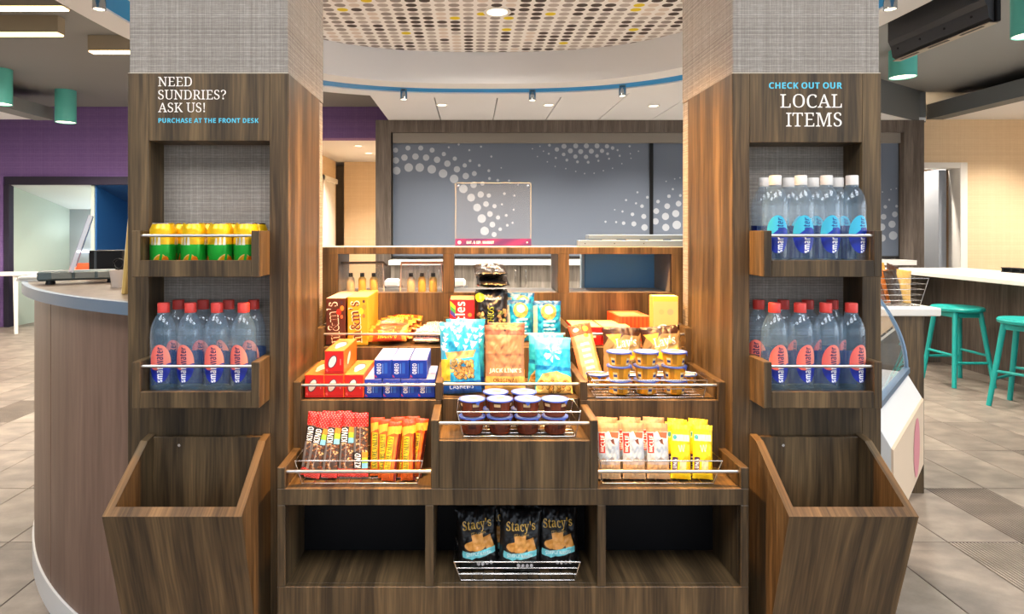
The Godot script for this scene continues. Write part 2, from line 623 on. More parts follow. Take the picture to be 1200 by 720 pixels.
const DOTS := [[203,480,11],[237,471,12],[268,471,12],[302,476,12],[334,488,12],[365,503,12],[391,531,12],[413,556,11],[430,584,11],[443,615,12],[451,650,12],[201,451,9],[225,443,9],[256,440,9],[286,443,9],[317,449,9],[346,460,9],[373,476,9],[398,495,9],[420,520,9],[440,547,9],[455,574,8],[466,602,8],[473,632,8],[478,660,7],[200,422,7],[235,416,7],[271,416,7],[303,422,7],[336,433,6],[367,446,6],[395,465,6],[422,488,7],[445,516,6],[463,550,6],[479,580,6],[489,612,6],[495,645,5],[350,414,3],[378,406,3],[408,422,3],[410,452,4],[436,465,4],[463,480,4],[441,412,3],[470,440,3],[488,507,4],[507,545,4],[465,502,4],[500,575,3],[512,606,4],[515,634,4],[498,472,2],[520,508,3],[535,550,3],[545,520,2],[533,590,3],[530,627,3],[675,411,7],[708,410,7],[738,410,7],[768,410,7],[796,411,6],[655,420,6],[693,424,7],[722,426,7],[752,425,7],[782,424,6],[812,416,5],[674,434,5],[707,440,6],[737,441,6],[768,438,5],[798,432,4],[826,422,3],[634,408,4],[632,432,3],[652,444,3],[683,450,4],[713,455,4],[743,456,4],[772,452,3],[802,446,3],[832,438,3],[628,455,2],[650,468,2],[680,474,2],[708,482,2],[733,488,2],[760,487,2],[786,480,2],[812,473,2],[838,460,2],[617,425,2],[600,440,2],[607,411,2],[586,418,2],[860,411,3],[862,432,2],[885,425,2],[864,445,2],[902,640,9],[872,630,7],[843,628,5],[822,625,3],[792,624,3],[900,609,7],[868,603,5],[840,595,3],[818,590,2],[895,580,5],[878,572,3],[850,563,3],[910,555,4],[882,541,3],[962,640,10],[993,633,12],[933,623,9],[961,609,10],[990,601,10],[935,594,8],[966,580,8],[998,573,8],[940,567,5],[971,552,5],[1003,550,4],[982,532,3],[963,510,2],[1002,500,2],[987,503,2],[925,522,2]]

func shade_texture(x0: float, x1: float, y0: float, y1: float, d: float) -> ImageTexture:
	var A := Art.new(1024, int(1024 * (y1 - y0) / (x1 - x0)), C(98, 107, 122))
	var more := DOTS.duplicate()
	for q in DOTS:            # the same print again beside the far end of the hatch
		if q[0] > 915:
			more.append([q[0] + 610, q[1] + 30, q[2]])
			more.append([q[0] + 430, q[1] + 20, q[2]])
	for q in more:
		var X := PX(380.0 + q[0] / 2.4, d)
		var Y := PY(q[1] / 2.4, d)
		var R: float = q[2] / 2.4 / 750.0 * d
		A.oval((X - x0) / (x1 - x0), (y1 - Y) / (y1 - y0), R / (x1 - x0), R / (x1 - x0), C(158, 164, 174))
	return A.tex()

func build_room() -> void:
	# floor: bed with single tiles where the camera sees the ground
	var fl := slab("floor", V(-7.2, -0.15, -4.2), V(8.2, -0.008, 13.2), M.grout, "stone-look tile floor with pale joints")
	var tm := MB.new()
	tm.box(Vector3(-0.1485, -0.008, -0.2755), Vector3(0.1485, 0.0, 0.2755), 0.0012)
	var shared := tm.mesh()
	var rest := MB.new()
	# ribbed tile: the same slab with twenty real raised ribs running along it
	var rm := MB.new()
	rm.box(Vector3(-0.1485, -0.008, -0.2755), Vector3(0.1485, -0.006, 0.2755), 0.0)
	for k in 20:
		var rx := -0.1485 + 0.01485 * (k + 0.5)
		rm.prism([Vector3(rx - 0.0042, -0.006, -0.2745), Vector3(rx + 0.0042, -0.006, -0.2745), Vector3(rx + 0.0034, 0.0, -0.2745), Vector3(rx - 0.0034, 0.0, -0.2745)], Vector3(0, 0, 0.549))
	var ribbed := rm.mesh()
	rng.seed = 5
	for i in range(-30, 40):
		for j in range(-12, 7):
			var x := 1.685 + 0.301 * (i + 0.5)
			var d := 2.666 + 0.555 * (j + 0.5)
			var ok := false
			for a in [-0.15, 0.0, 0.15]:
				for b in [-0.27, 0.0, 0.27]:
					var dd: float = d + b
					if dd < 1.8:
						continue
					var px: float = 552.0 + (x + a) / dd * 750.0
					var py: float = 270.0 + 975.0 / dd
					if py < 745 and px > -25 and px < 1225 and (px < 175 or px > 1005):
						ok = true
			if d > 6.4 or absf(x) > 6.7:
				continue
			if not ok:
				rest.box(Vector3(x - 0.1485, -0.008, -d - 0.2755), Vector3(x + 0.1485, 0.0, -d + 0.2755), 0.0)
				continue
			var o := MeshInstance3D.new()
			o.name = "floor_tile"
			o.mesh = shared
			o.position = V(x, 0, d)
			var rib := rng.randf() < 0.15 or (i == 2 and j == 0) or (i == 1 and j == -1)
			if rib:
				o.mesh = ribbed
			o.material_override = M.tile[rng.randi() % 3]
			fl.add_child(o, true)
	var others := part(fl, "floor_tiles", rest, M.tile[1])
	others.set_meta("kind", "stuff")
	# far tiles past the picked-out ones
	var far := solid(fl, "far_tiling", V(-7.2, -0.008, 6.53), V(8.2, -0.001, 13.0), M.tile[0], 0.0)
	far.position = Vector3.ZERO
	# walls
	slab("wall_left", V(-7.0, 0, -4.0), V(-6.85, 3.2, 13.0), M.white, "white side wall beyond the front desk")
	slab("wall_back", V(-7.0, 0, 12.4), V(8.0, 3.2, 12.55), M.cream, "cream end wall at the back of the corridor")
	var rw := slab("wall_right", V(7.8, 0, 3.6), V(7.95, 3.2, 13.0), M.cream, "cream side wall past the bar counter")
	solid(rw, "wall_piece", V(7.8, 0, -4.0), V(7.95, 0.3, 3.6), M.white, 0.0)
	solid(rw, "wall_piece", V(7.8, 2.8, -4.0), V(7.95, 3.2, 3.6), M.white, 0.0)
	var fw := slab("wall_front", V(-7.0, 2.75, -4.1), V(8.0, 3.2, -4.0), M.white, "white lintel over the lobby glazing")
	solid(fw, "wall_piece", V(-7.0, 0, -4.1), V(8.0, 0.12, -4.0), M.white, 0.0)
	solid(fw, "wall_piece", V(-7.0, 0.12, -4.1), V(-5.0, 2.75, -4.0), M.white, 0.0)
	solid(fw, "wall_piece", V(6.0, 0.12, -4.1), V(8.0, 2.75, -4.0), M.white, 0.0)
	# lobby glazing behind the photographer and on the right, with mullions
	for g in [[-5.0, 6.0, 6, "window_1"]]:
		var mb := MB.new()
		mb.box(V(g[0], 0.12, -4.04), V(g[1], 2.75, -4.06), 0.0)
		var wn := struct(g[3], mb, M.glass, "tall lobby glazing behind the room", "window")
		for k in g[2] + 1:
			var x: float = lerpf(g[0], g[1], float(k) / g[2])
			solid(wn, "mullion", V(x - 0.03, 0.12, -4.0), V(x + 0.03, 2.75, -4.09), M.dark)
	var gm := MB.new()
	gm.box(V(7.86, 0.3, -4.0), V(7.88, 2.8, 3.6), 0.0)
	var w2 := struct("window_2", gm, M.glass, "tall side glazing beside the bar seating", "window")
	for k in 6:
		var z := lerpf(-3.97, 3.57, k / 5.0)
		solid(w2, "mullion", V(7.82, 0.3, z - 0.03), V(7.93, 2.8, z + 0.03), M.dark)
	# main ceiling
	slab("ceiling", V(-7.0, 2.96, -4.1), V(8.0, 3.16, 13.0), M.ceilgrey, "plain grey painted ceiling around the round soffit")
	# round soffit: white inner band, rim, blue track recess, outer rim
	var mb := MB.new()
	hoop(mb, 1.86, 2.6, 2.9, -1.0)
	annulus(mb, 1.86, 2.07, 2.6, -1.0)
	hoop(mb, 2.07, 2.6, 2.615, 1.0)
	annulus(mb, 2.28, 2.48, 2.6, -1.0)
	hoop(mb, 2.28, 2.6, 2.615, -1.0)
	hoop(mb, 2.48, 2.6, 2.96, 1.0)
	annulus(mb, 1.86, 2.48, 2.962, 1.0)
	var ring := struct("ceiling_ring", mb, M.ceilwhite, "white ring-shaped ceiling soffit over the round desk", "ceiling")
	mb = MB.new()
	annulus(mb, 2.065, 2.285, 2.612, -1.0)
	annulus(mb, 2.065, 2.285, 2.63, 1.0)
	part(ring, "blue_track", mb, M.blue, "blue painted track band in the soffit underside")
	mb = MB.new()
	for i in 96:
		var a := TAU * i / 96
		var b := TAU * (i + 1) / 96
		var pa := ring_point(1.87, a, 2.88)
		var pb := ring_point(1.87, b, 2.88)
		var pc := V(CX, 2.88, CD)
		var uf := func(p: Vector3) -> Vector2: return Vector2((p.x - CX) / 4.0 + 0.5, (p.z + CD) / 4.0 + 0.5)
		mb.tri(pc, pa, pb, Vector3.DOWN, Vector3.DOWN, Vector3.DOWN, uf.call(pc), uf.call(pa), uf.call(pb))
		mb.tri(pc + Vector3.UP * 0.02, pa + Vector3.UP * 0.02, pb + Vector3.UP * 0.02, Vector3.UP, Vector3.UP, Vector3.UP)
	var dots := part(ring, "printed_ceiling_disc", mb, tmat(dot_ceiling_texture(), 0.7, 0.3), "cream ceiling disc printed with rows of grey, brown and yellow dots")
	# white panelled lower ceiling before the serving hatch: single panels with open joints
	var near := func(x: float) -> float:
		var u := clampf(absf(x - CX) / 2.4, 0.0, 0.999)
		var on_ring := CD + 2.4 * pow(1.0 - pow(u, 2.6), 1.0 / 2.6)
		return maxf(on_ring if x < 1.9 else 0.0, 5.25 + (x - 1.9) * 0.70)
	var xs := []
	for k in 12:
		xs.append(minf(-0.98 + 0.62 * k, 5.40))
	var bk := MB.new()
	for k in 11:
		bk.prism([V(xs[k], 2.64, near.call(xs[k])), V(xs[k + 1], 2.64, near.call(xs[k + 1])), V(xs[k + 1], 2.64, 7.6), V(xs[k], 2.64, 7.6)], Vector3(0, 0.3, 0))
	var pc := struct("ceiling_panels", bk, M.beam, "panelled white ceiling in front of the serving hatch", "ceiling")
	for k in 11:
		if xs[k + 1] - xs[k] < 0.05:
			continue
		var pm := MB.new()
		var xa: float = xs[k] + 0.006
		var xb: float = xs[k + 1] - 0.006
		pm.prism([V(xa, 2.601, near.call(xa)), V(xb, 2.601, near.call(xb)), V(xb, 2.601, 7.59), V(xa, 2.601, 7.59)], Vector3(0, 0.038, 0))
		part(pc, "ceiling_panel", pm, M.ceilwhite)
	# dark beams along both sides and the lower white ceilings they edge
	slab("ceiling_beam_right", V(5.55, 2.65, -1.0), V(5.75, 2.83, 7.8), M.beam, "blue-grey ceiling beam edging the white ceiling by the bar", "beam")
	slab("ceiling_lower_right", V(5.75, 2.66, -1.0), V(7.8, 2.8, 7.85), M.ceilwhite, "lower white ceiling above the cream wall", "ceiling")
	slab("ceiling_beam_left", V(-5.35, 2.65, 2.5), V(-5.12, 2.80, 7.85), M.ceilgrey, "grey ceiling beam before the purple wall", "beam")
	slab("ceiling_lower_left", V(-6.85, 2.66, 2.5), V(-5.35, 2.78, 7.85), M.ceilwhite, "lower white ceiling in the corner by the purple wall", "ceiling")
	var fm := MB.new()
	fm.prism([V(1.9, 2.6, 5.23), V(5.45, 2.6, 7.72), V(5.45, 2.96, 7.72), V(1.9, 2.96, 5.23)], Vector3(0.02, 0, 0.02))
	struct("trim_1", fm, M.beam, "blue-grey slanting fascia closing the panelled ceiling", "trim")
	# purple wall with the booth niche and the corridor mouth
	var D := 8.6
	var pw := slab("wall_purple", V(-6.85, 2.02, D), V(-2.3, 2.96, D + 0.25), M.purple, "purple textured wall over the booth seating", "wall")
	solid(pw, "wall_piece", V(-6.85, 0, D), V(PX(4, D), 2.02, D + 0.25), M.purple, 0.0)
	solid(pw, "wall_piece", V(-3.4, 0, D), V(-2.3, 2.02, D + 0.25), M.purple, 0.0)
	solid(pw, "wall_piece", V(-2.3, 2.54, D), V(-1.1, 2.96, D + 0.25), M.purple, 0.0)
	mb = MB.new()
	var nx := PX(7, D)
	mb.box(V(nx, 1.91, D - 0.03), V(-3.4, 2.02, D + 0.2), 0.004)
	mb.box(V(nx - 0.01, 0.0, D - 0.03), V(nx + 0.06, 1.909, D + 0.2), 0.004)
	struct("trim_2", mb, mat(C(30, 22, 48), 0.6), "dark frame round the booth niche", "trim")
	# corridor behind the middle
	var cw := slab("wall_corridor", V(-2.3, 0, 11.6), V(-0.9, 2.6, 11.7), M.cream, "cream corridor end wall with recessed lights above", "wall")
	solid(cw, "wall_piece", V(-2.55, 0, D + 0.25), V(-2.45, 2.6, 11.6), M.cream, 0.0)
	solid(cw, "wall_piece", V(-1.02, 0, 7.72), V(-0.92, 2.6, 11.6), M.cream, 0.0)
	slab("ceiling_corridor", V(-2.6, 2.54, D + 0.25), V(-0.9, 2.6, 12.4), M.ceilwhite, "white corridor ceiling with small recessed lights", "ceiling")
	mb = MB.new()
	mb.box(V(-2.44, 0, 10.4), V(-2.40, 2.12, 11.3), 0.004)
	var dr := struct("door_1", mb, M.white, "white corridor door with a pale frame", "door")
	solid(dr, "door_frame", V(-2.45, 0, 10.3), V(-2.37, 2.2, 10.4), M.white)
	solid(dr, "door_frame", V(-2.45, 2.12, 10.3), V(-2.37, 2.2, 11.4), M.white)
	# cream wall by the bar with an open doorway
	var cr := slab("wall_cream", V(6.07, 0, 7.85), V(7.8, 2.7, 8.0), M.cream, "cream wallpapered wall beyond the bar counter", "wall")
	solid(cr, "wall_piece", V(5.3, 2.13, 7.85), V(6.07, 2.7, 8.0), M.cream, 0.0)
	mb = MB.new()
	mb.box(V(5.98, 0, 7.82), V(6.07, 2.13, 8.02), 0.004)
	mb.box(V(5.3, 2.06, 7.82), V(5.979, 2.13, 8.02), 0.004)
	var d2 := struct("door_2", mb, M.white, "white framed doorway in the cream wall", "door")
	mb = MB.new()
	mb.box(V(5.2, 0, 8.4), V(5.84, 2.06, 8.45), 0.004)
	part(d2, "door_leaf", mb, M.white)
	mb = MB.new()
	mb.box(V(5.86, 0, 8.02), V(5.96, 2.06, 8.4), 0.004)
	part(d2, "door_jamb", mb, mat(C(150, 156, 166), 0.6))


func spot_light(p: Node, at: Vector3, to: Vector3, e: float, angle: float, c: Color, size := 0.03, soft := 0.6) -> void:
	var l := SpotLight3D.new()
	l.name = "spot_beam"
	p.add_child(l, true)
	l.position = at
	l.look_at_from_position(at, to, Vector3.FORWARD if absf((to - at).normalized().y) > 0.9 else Vector3.UP)
	l.light_energy = e
	l.spot_angle = angle
	l.spot_angle_attenuation = soft
	l.spot_range = 14.0
	l.spot_attenuation = 2.0
	l.light_color = c
	l.light_size = size
	l.shadow_enabled = true

func area(called: String, at: Vector3, to: Vector3, size: Vector2, e: float, c: Color) -> void:
	var l := AreaLight3D.new()
	l.name = called
	add_child(l)
	l.look_at_from_position(at, to, Vector3.UP if absf((to - at).normalized().y) < 0.9 else Vector3.FORWARD)
	l.area_size = size
	l.light_energy = e
	l.light_color = c
	l.area_range = 20.0
	l.shadow_enabled = true

# ---------------------------------------------------------------- things far back
func build_hatch() -> void:
	var D := 7.6
	var h := thing("serving_hatch", "long serving hatch closed by blue-grey blinds printed with pale dots", "serving hatch", V(2.1, 0, D))
	h.position = Vector3.ZERO
	solid(h, "frame_post", V(-1.125, 0, D - 0.06), V(-0.945, 2.6, D + 0.1), M.greywood)
	solid(h, "frame_post", V(5.10, 0, D - 0.06), V(5.34, 2.6, D + 0.1), M.greywood)
	solid(h, "frame_header", V(-0.945, 2.455, D - 0.06), V(5.10, 2.6, D + 0.1), M.greywood)
	solid(h, "blind_cassette", V(-0.93, 2.335, D - 0.02), V(5.09, 2.455, D + 0.06), mat(C(122, 116, 108), 0.6))
	var bounds := [[-0.93, 2.125], [2.165, 5.09]]
	for b in bounds:
		var mb := MB.new()
		mb.box(V(b[0], 0.99, D + 0.02), V(b[1], 2.335, D + 0.03), 0.0, Transform3D.IDENTITY, {"front": Rect2(0, 0, 1, 1), "top": Rect2(0, 0, 0.01, 0.01), "side": Rect2(0, 0, 0.01, 0.01)})
		part(h, "printed_blind", mb, tmat(shade_texture(b[0], b[1], 0.99, 2.335, D), 0.6, 0.3))
		solid(h, "hem_bar", V(b[0], 0.975, D + 0.01), V(b[1], 0.995, D + 0.04), M.dark)
	solid(h, "mullion", V(2.125, 0.97, D), V(2.165, 2.335, D + 0.05), M.black)
	solid(h, "window_sill", V(-0.945, 0.90, D - 0.28), V(5.10, 0.955, D + 0.1), M.white)
	# cupboard fronts under the sill, each with its bar handle
	var x := -0.93
	var k := 0
	while x < 5.0:
		var dd := solid(h, "cupboard_door", V(x + 0.004, 0.1, D - 0.2), V(x + 0.496, 0.89, D - 0.17), M.palewood)
		var hx := x + (0.44 if k % 2 == 0 else 0.06)
		var mb := MB.new()
		mb.tube([V(hx, 0.66, D - 0.2), V(hx, 0.66, D - 0.235), V(hx, 0.84, D - 0.235), V(hx, 0.84, D - 0.2)], 0.008, 6)
		part(dd, "bar_handle", mb, M.chrome)
		x += 0.5
		k += 1
	solid(h, "cupboard_plinth", V(-0.93, 0, D - 0.15), V(5.09, 0.1, D + 0.05), M.dark)
	solid(h, "wall_backing", V(-0.93, 0.1, D - 0.17), V(5.09, 0.9, D + 0.09), M.greywood)
	solid(h, "wall_backing", V(-0.93, 0.955, D + 0.1), V(5.10, 2.6, D + 0.12), M.greywood)

func build_booth() -> void:
	var D := 8.6
	var b := thing("booth_niche", "built-in booth niche lined pale green and deep blue in the purple wall", "booth")
	var green := mat(C(176, 190, 180), 0.7)
	var blue := mat(C(22, 86, 148), 0.7)
	var x0 := PX(12, D)
	var x1 := PX(106, D)
	var x2 := -3.45
	var bx0 := PX(74, 9.6)
	# left wall, sloping ceiling, back of the green bay
	var mb := MB.new()
	mb.prism([V(x0, 0.0, D + 0.02), V(bx0, 0.0, 9.75), V(bx0, 1.62, 9.75), V(x0, 1.905, D + 0.02)], Vector3(-0.03, 0, 0))
	part(b, "side_panel", mb, green)
	mb = MB.new()
	mb.prism([V(x0, 1.905, D + 0.02), V(x1, 1.905, D + 0.02), V(x1, 1.62, 9.75), V(bx0, 1.62, 9.75)], Vector3(0, 0.03, 0))
	part(b, "sloping_top", mb, mat(C(206, 212, 206), 0.7))
	solid(b, "back_panel", V(bx0, 0, 9.75), V(x1, 1.63, 9.8), mat(C(150, 160, 166), 0.7))
	solid(b, "divider", V(x1, 0, D + 0.01), V(PX(110, D), 1.905, 9.75), green)
	mb = MB.new()
	mb.prism([V(PX(110, D), 1.905, D + 0.02), V(x2, 1.905, D + 0.02), V(x2, 1.5, 9.75), V(PX(110, D), 1.62, 9.75)], Vector3(0, 0.03, 0))
	part(b, "sloping_top", mb, blue)
	solid(b, "blue_lining", V(PX(110, D), 0, D + 0.03), V(PX(110, D) + 0.02, 1.90, 9.74), blue)
	solid(b, "back_panel", V(PX(110, D), 0, 9.75), V(x2, 1.65, 9.8), blue)
	mb = MB.new()
	mb.prism([V(x2, 0.0, D + 0.02), V(x2, 1.905, D + 0.02), V(x2 - 0.5, 1.62, 9.75), V(x2 - 0.5, 0.0, 9.75)], Vector3(0.03, 0, 0))
	part(b, "side_panel", mb, blue)
	solid(b, "seat_bench", V(x0 + 0.3, 0.0, 9.2), V(x2, 0.45, 9.75), mat(C(120, 128, 134), 0.8), 0.02)
	solid(b, "seat_back", V(x0 + 0.45, 0.45, 9.6), V(x2, 0.95, 9.74), mat(C(96, 108, 116), 0.8), 0.03)
	# reading light in the bay
	mb = MB.new()
	mb.box(V(bx0 + 0.12, 0.96, 9.71), V(x1 - 0.05, 0.99, 9.745), 0.004)
	part(b, "light_strip", mb, lamp_mat(Color(0.95, 0.97, 1.0), 4.0))
	spot_light(b, V((bx0 + x1) * 0.5, 1.0, 9.68), V((bx0 + x1) * 0.5, 1.5, 9.6), 0.35, 80.0, Color(0.95, 0.97, 1.0), 0.08)
	spot_light(b, V(-5.2, 1.8, 8.9), V(-5.2, 0.6, 9.3), 1.2, 70.0, Color(1, 0.98, 0.94), 0.1)
	mb = MB.new()
	mb.lathe([Vector2(0.0, 0.0), Vector2(0.05, 0.0), Vector2(0.055, 0.012), Vector2(0.055, 0.03)], 16, Transform3D(Basis.IDENTITY, V(-5.2, 1.81, 8.9)))
	part(b, "downlight", mb, lamp_mat(Color(1, 0.98, 0.94), 2.0))
	for c in [[-5.62, 0.1], [-5.05, -0.15]]:
		var cu := MB.new()
		cu.sheet(10, 10, bag_surface(0.42, 0.36, 0.06, 3, 0.0, 1.0), 1.0)
		cu.sheet(10, 10, bag_surface(0.42, 0.36, 0.06, 3, 0.0, -1.0), -1.0)
		var o := part(self, numbered("cushion"), cu, mat(C(206, 86, 44), 0.8))
		o.position = V(c[0], 0.46, 9.4)
		o.rotation = Vector3(-0.15, c[1], 0)
		tag(o, "orange cushion leaning on the grey booth seat", "cushion", "orange cushions in the booth")
	var t := thing("side_table", "thin white side table standing before the purple wall", "table", V(-6.02, 0, 8.25))
	mb = MB.new()
	mb.box(Vector3(-0.35, 0.725, -0.25), Vector3(0.35, 0.75, 0.25), 0.006)
	part(t, "table_top", mb, M.white)
	for s in [[-1, -1], [1, -1], [-1, 1], [1, 1]]:
		mb = MB.new()
		mb.bar(Vector3(s[0] * 0.29, 0.725, s[1] * 0.2), Vector3(s[0] * 0.32, 0.0, s[1] * 0.23), 0.03, 0.022, 10)
		part(t, "leg", mb, M.white)

func build_ceiling_lamps() -> void:
	# linear pendants over the lounge
	var lin := [[-6.0, -2.78, 4.40, "long linear ceiling light cut off by the white ring soffit"], [-6.0, PX(73, 4.99), 4.98, "linear ceiling light in the middle of the three lounge lights"], [PX(107, 5.49), -1.9, 5.48, "short linear ceiling light beside the fabric pillar"]]
	for a in lin:
		var o := thing("linear_light", a[3], "ceiling light", V((a[0] + a[1]) * 0.5, 2.96, a[2]))
		var hw: float = (a[1] - a[0]) * 0.5
		var mb := MB.new()
		mb.box(Vector3(-hw, -0.13, -0.045), Vector3(hw, 0.0, 0.045), 0.002)
		part(o, "housing", mb, mat(C(150, 140, 124), 0.6))
		mb = MB.new()
		mb.box(Vector3(-hw + 0.006, -0.142, -0.04), Vector3(hw - 0.006, -0.131, 0.04), 0.003)
		part(o, "light_diffuser", mb, lamp_mat(Color(1.0, 0.86, 0.62), 5.0))
		var l := AreaLight3D.new()
		l.name = "light_panel"
		o.add_child(l)
		l.position = Vector3(0, -0.15, 0)
		l.rotation = Vector3(-PI / 2, 0, 0)
		l.area_size = Vector2(hw * 2.0, 0.08)
		l.light_energy = 7.0
		l.light_color = Color(1.0, 0.93, 0.84)
		l.area_range = 12.0
		l.shadow_enabled = true
	# teal drum lights
	var dl := [[PX(77, 7.6), 7.6, 2.58, 0.38, "teal drum light hanging in front of the purple wall"], [-4.86, 6.6, 2.6, 0.36, "teal drum light hung beside the grey ceiling beam"], [3.98, 5.9, 2.71, 0.25, "teal drum light hung just past the black screen"], [3.80, 4.34, 2.62, 0.34, "teal drum light hung over the near bar stool"]]
	for a in dl:
		var o := thing("drum_light", a[4], "ceiling light", V(a[0], a[2], a[1]))
		var mb := MB.new()
		var H: float = a[3]
		mb.lathe([Vector2(0.106, 0.012), Vector2(0.106, 0.0), Vector2(0.112, 0.0), Vector2(0.112, H - 0.03), Vector2(0.108, H - 0.03), Vector2(0.108, H - 0.022), Vector2(0.112, H - 0.022), Vector2(0.112, H), Vector2(0.0, H)], 32)
		part(o, "drum", mb, M.teal)
		mb = MB.new()
		mb.lathe([Vector2(0.0, 0.008), Vector2(0.106, 0.008), Vector2(0.106, 0.02), Vector2(0.0, 0.02)], 32)
		part(o, "light_diffuser", mb, lamp_mat(Color(1.0, 0.93, 0.8), 2.4))
		spot_light(o, V(a[0], a[2] - 0.02, a[1]), V(a[0], 0, a[1]), 5.0, 68.0, Color(1, 0.95, 0.88), 0.1)

func build_ring_spots() -> void:
	# small glass spots round the blue track; those over the stand throw warm light on it
	for an in [2.80, -2.94, -2.58, 1.434, -1.434, -2.0, 2.1, 0.14, -0.14, 0.8, -0.8]:
		var p := ring_point(2.175, an, 2.612)
		var o := thing("track_spot", "small clear glass spotlight on the blue ceiling track", "spotlight", p, 0.0, "spotlights round the blue track")
		var mb := MB.new()
		mb.lathe([Vector2(0.0, -0.012), Vector2(0.03, -0.012), Vector2(0.03, 0.0), Vector2(0.0, 0.0)], 16)
		part(o, "mount", mb, M.chrome)
		mb = MB.new()
		mb.lathe([Vector2(0.018, -0.012), Vector2(0.03, -0.02), Vector2(0.034, -0.06), Vector2(0.034, -0.10), Vector2(0.030, -0.10), Vector2(0.030, -0.06), Vector2(0.026, -0.022)], 18)
		part(o, "shade", mb, mat(C(170, 176, 180), 0.18, 0.9))
		mb = MB.new()
		mb.lathe([Vector2(0.0, -0.098), Vector2(0.028, -0.098), Vector2(0.028, -0.088), Vector2(0.0, -0.088)], 16)
		part(o, "light_lens", mb, lamp_mat(Color(1, 0.93, 0.8), 2.5))
		var front := p.z > -2.2
		var b := p + Vector3(0, -0.115, 0)
		if front and absf(p.x - CX) < 0.6:
			# turned on the display stand
			var to := V(CX - (p.x - CX) * 0.5, 0.9, 2.12)
			spot_light(o, b, to, 6.8, 36.0, Color(1.0, 0.74, 0.42), 0.03, 0.6)
		else:
			spot_light(o, b, b + Vector3(0, -1, 0), 0.8, 45.0, Color(1.0, 0.93, 0.82), 0.03, 0.8)
	# added fill panels, unseen, lighting the fronts of stand and pillars
	for q in [[-1.7, 0.35], [0.1, 0.1], [1.9, 0.35]]:
		var o := thing("light_panel", "added square fill light panel in the grey ceiling, out of view", "ceiling light", V(q[0], 2.96, q[1]), 0.0, "added fill light panels")
		var fb := MB.new()
		fb.box(Vector3(-0.62, -0.012, -0.62), Vector3(0.62, 0.0, 0.62), 0.002)
		part(o, "fill_panel_frame", fb, M.white)
		fb = MB.new()
		fb.box(Vector3(-0.58, -0.018, -0.58), Vector3(0.58, -0.0125, 0.58), 0.001)
		part(o, "light_diffuser", fb, lamp_mat(Color(1, 0.98, 0.95), 1.5))
		var l := AreaLight3D.new()
		l.name = "fill_light"
		o.add_child(l)
		l.position = Vector3(0, -0.03, 0)
		l.rotation = Vector3(-PI / 2, 0, 0)
		l.area_size = Vector2(1.14, 1.14)
		l.light_energy = 2.9
		l.light_color = Color(0.97, 0.98, 1.0)
		l.area_range = 14.0
		l.shadow_enabled = true
	# recessed downlights
	var dn := [[0.19, 4.63, 2.88, 0.09, "round recessed downlight in the dotted ceiling disc", 7.0], [-1.0, 3.0, 2.88, 0.09, "round recessed downlight in the dotted disc by the SUNDRIES pillar", 6.0], [1.2, 3.0, 2.88, 0.09, "round recessed downlight in the dotted disc by the LOCAL ITEMS pillar", 6.0]]
	for q in [[518, 123], [643, 123], [766, 124], [905, 126]]:
		var d: float = 975.0 / (270.0 - q[1])
		dn.append([PX(q[0], d), d, 2.6, 0.055, "small recessed downlight in the white panelled ceiling", 4.0])
	for q in [[420, 171], [432, 179.5]]:
		var d: float = 1.24 * 750.0 / (270.0 - q[1])
		dn.append([PX(q[0], d), d, 2.54, 0.06, "small recessed downlight in the corridor ceiling", 5.0])
	dn.append([6.35, 7.0, 2.66, 0.06, "added downlight brightening the cream wall, in the lower white ceiling near the doorway", 4.0])  # this and the next are added to brighten the cream wall
	dn.append([7.2, 6.6, 2.66, 0.06, "added downlight brightening the cream wall, in the lower white ceiling near the side wall", 4.0])
	dn.append([5.55, 8.2, 2.96, 0.06, "added downlight brightening the inside of the white framed doorway", 10.0])  # added, unseen lamp that brightens the door leaf
	for q in dn:
		var o := thing("downlight", q[4], "ceiling light", V(q[0], q[2], q[1]), 0.0, "" if "disc" in q[4] or "lower" in q[4] or "doorway" in q[4] else "recessed downlights")
		var mb := MB.new()
		mb.lathe([Vector2(q[3] * 0.8, -0.002), Vector2(q[3], -0.006), Vector2(q[3] * 1.12, -0.004), Vector2(q[3] * 1.12, 0.0), Vector2(q[3] * 0.8, 0.0)], 24)
		part(o, "trim_ring", mb, M.white)
		mb = MB.new()
		mb.lathe([Vector2(0.0, -0.004), Vector2(q[3] * 0.82, -0.003), Vector2(q[3] * 0.82, -0.001), Vector2(0, -0.001)], 24)
		part(o, "light_lens", mb, lamp_mat(Color(1, 0.92, 0.78), 3.5))
		spot_light(o, V(q[0], q[2] - 0.02, q[1]), V(q[0], 0, q[1]), q[5], 84.0 if "disc" in q[4] else 62.0, Color(1, 0.95, 0.88), q[3] * 0.8, 0.8)

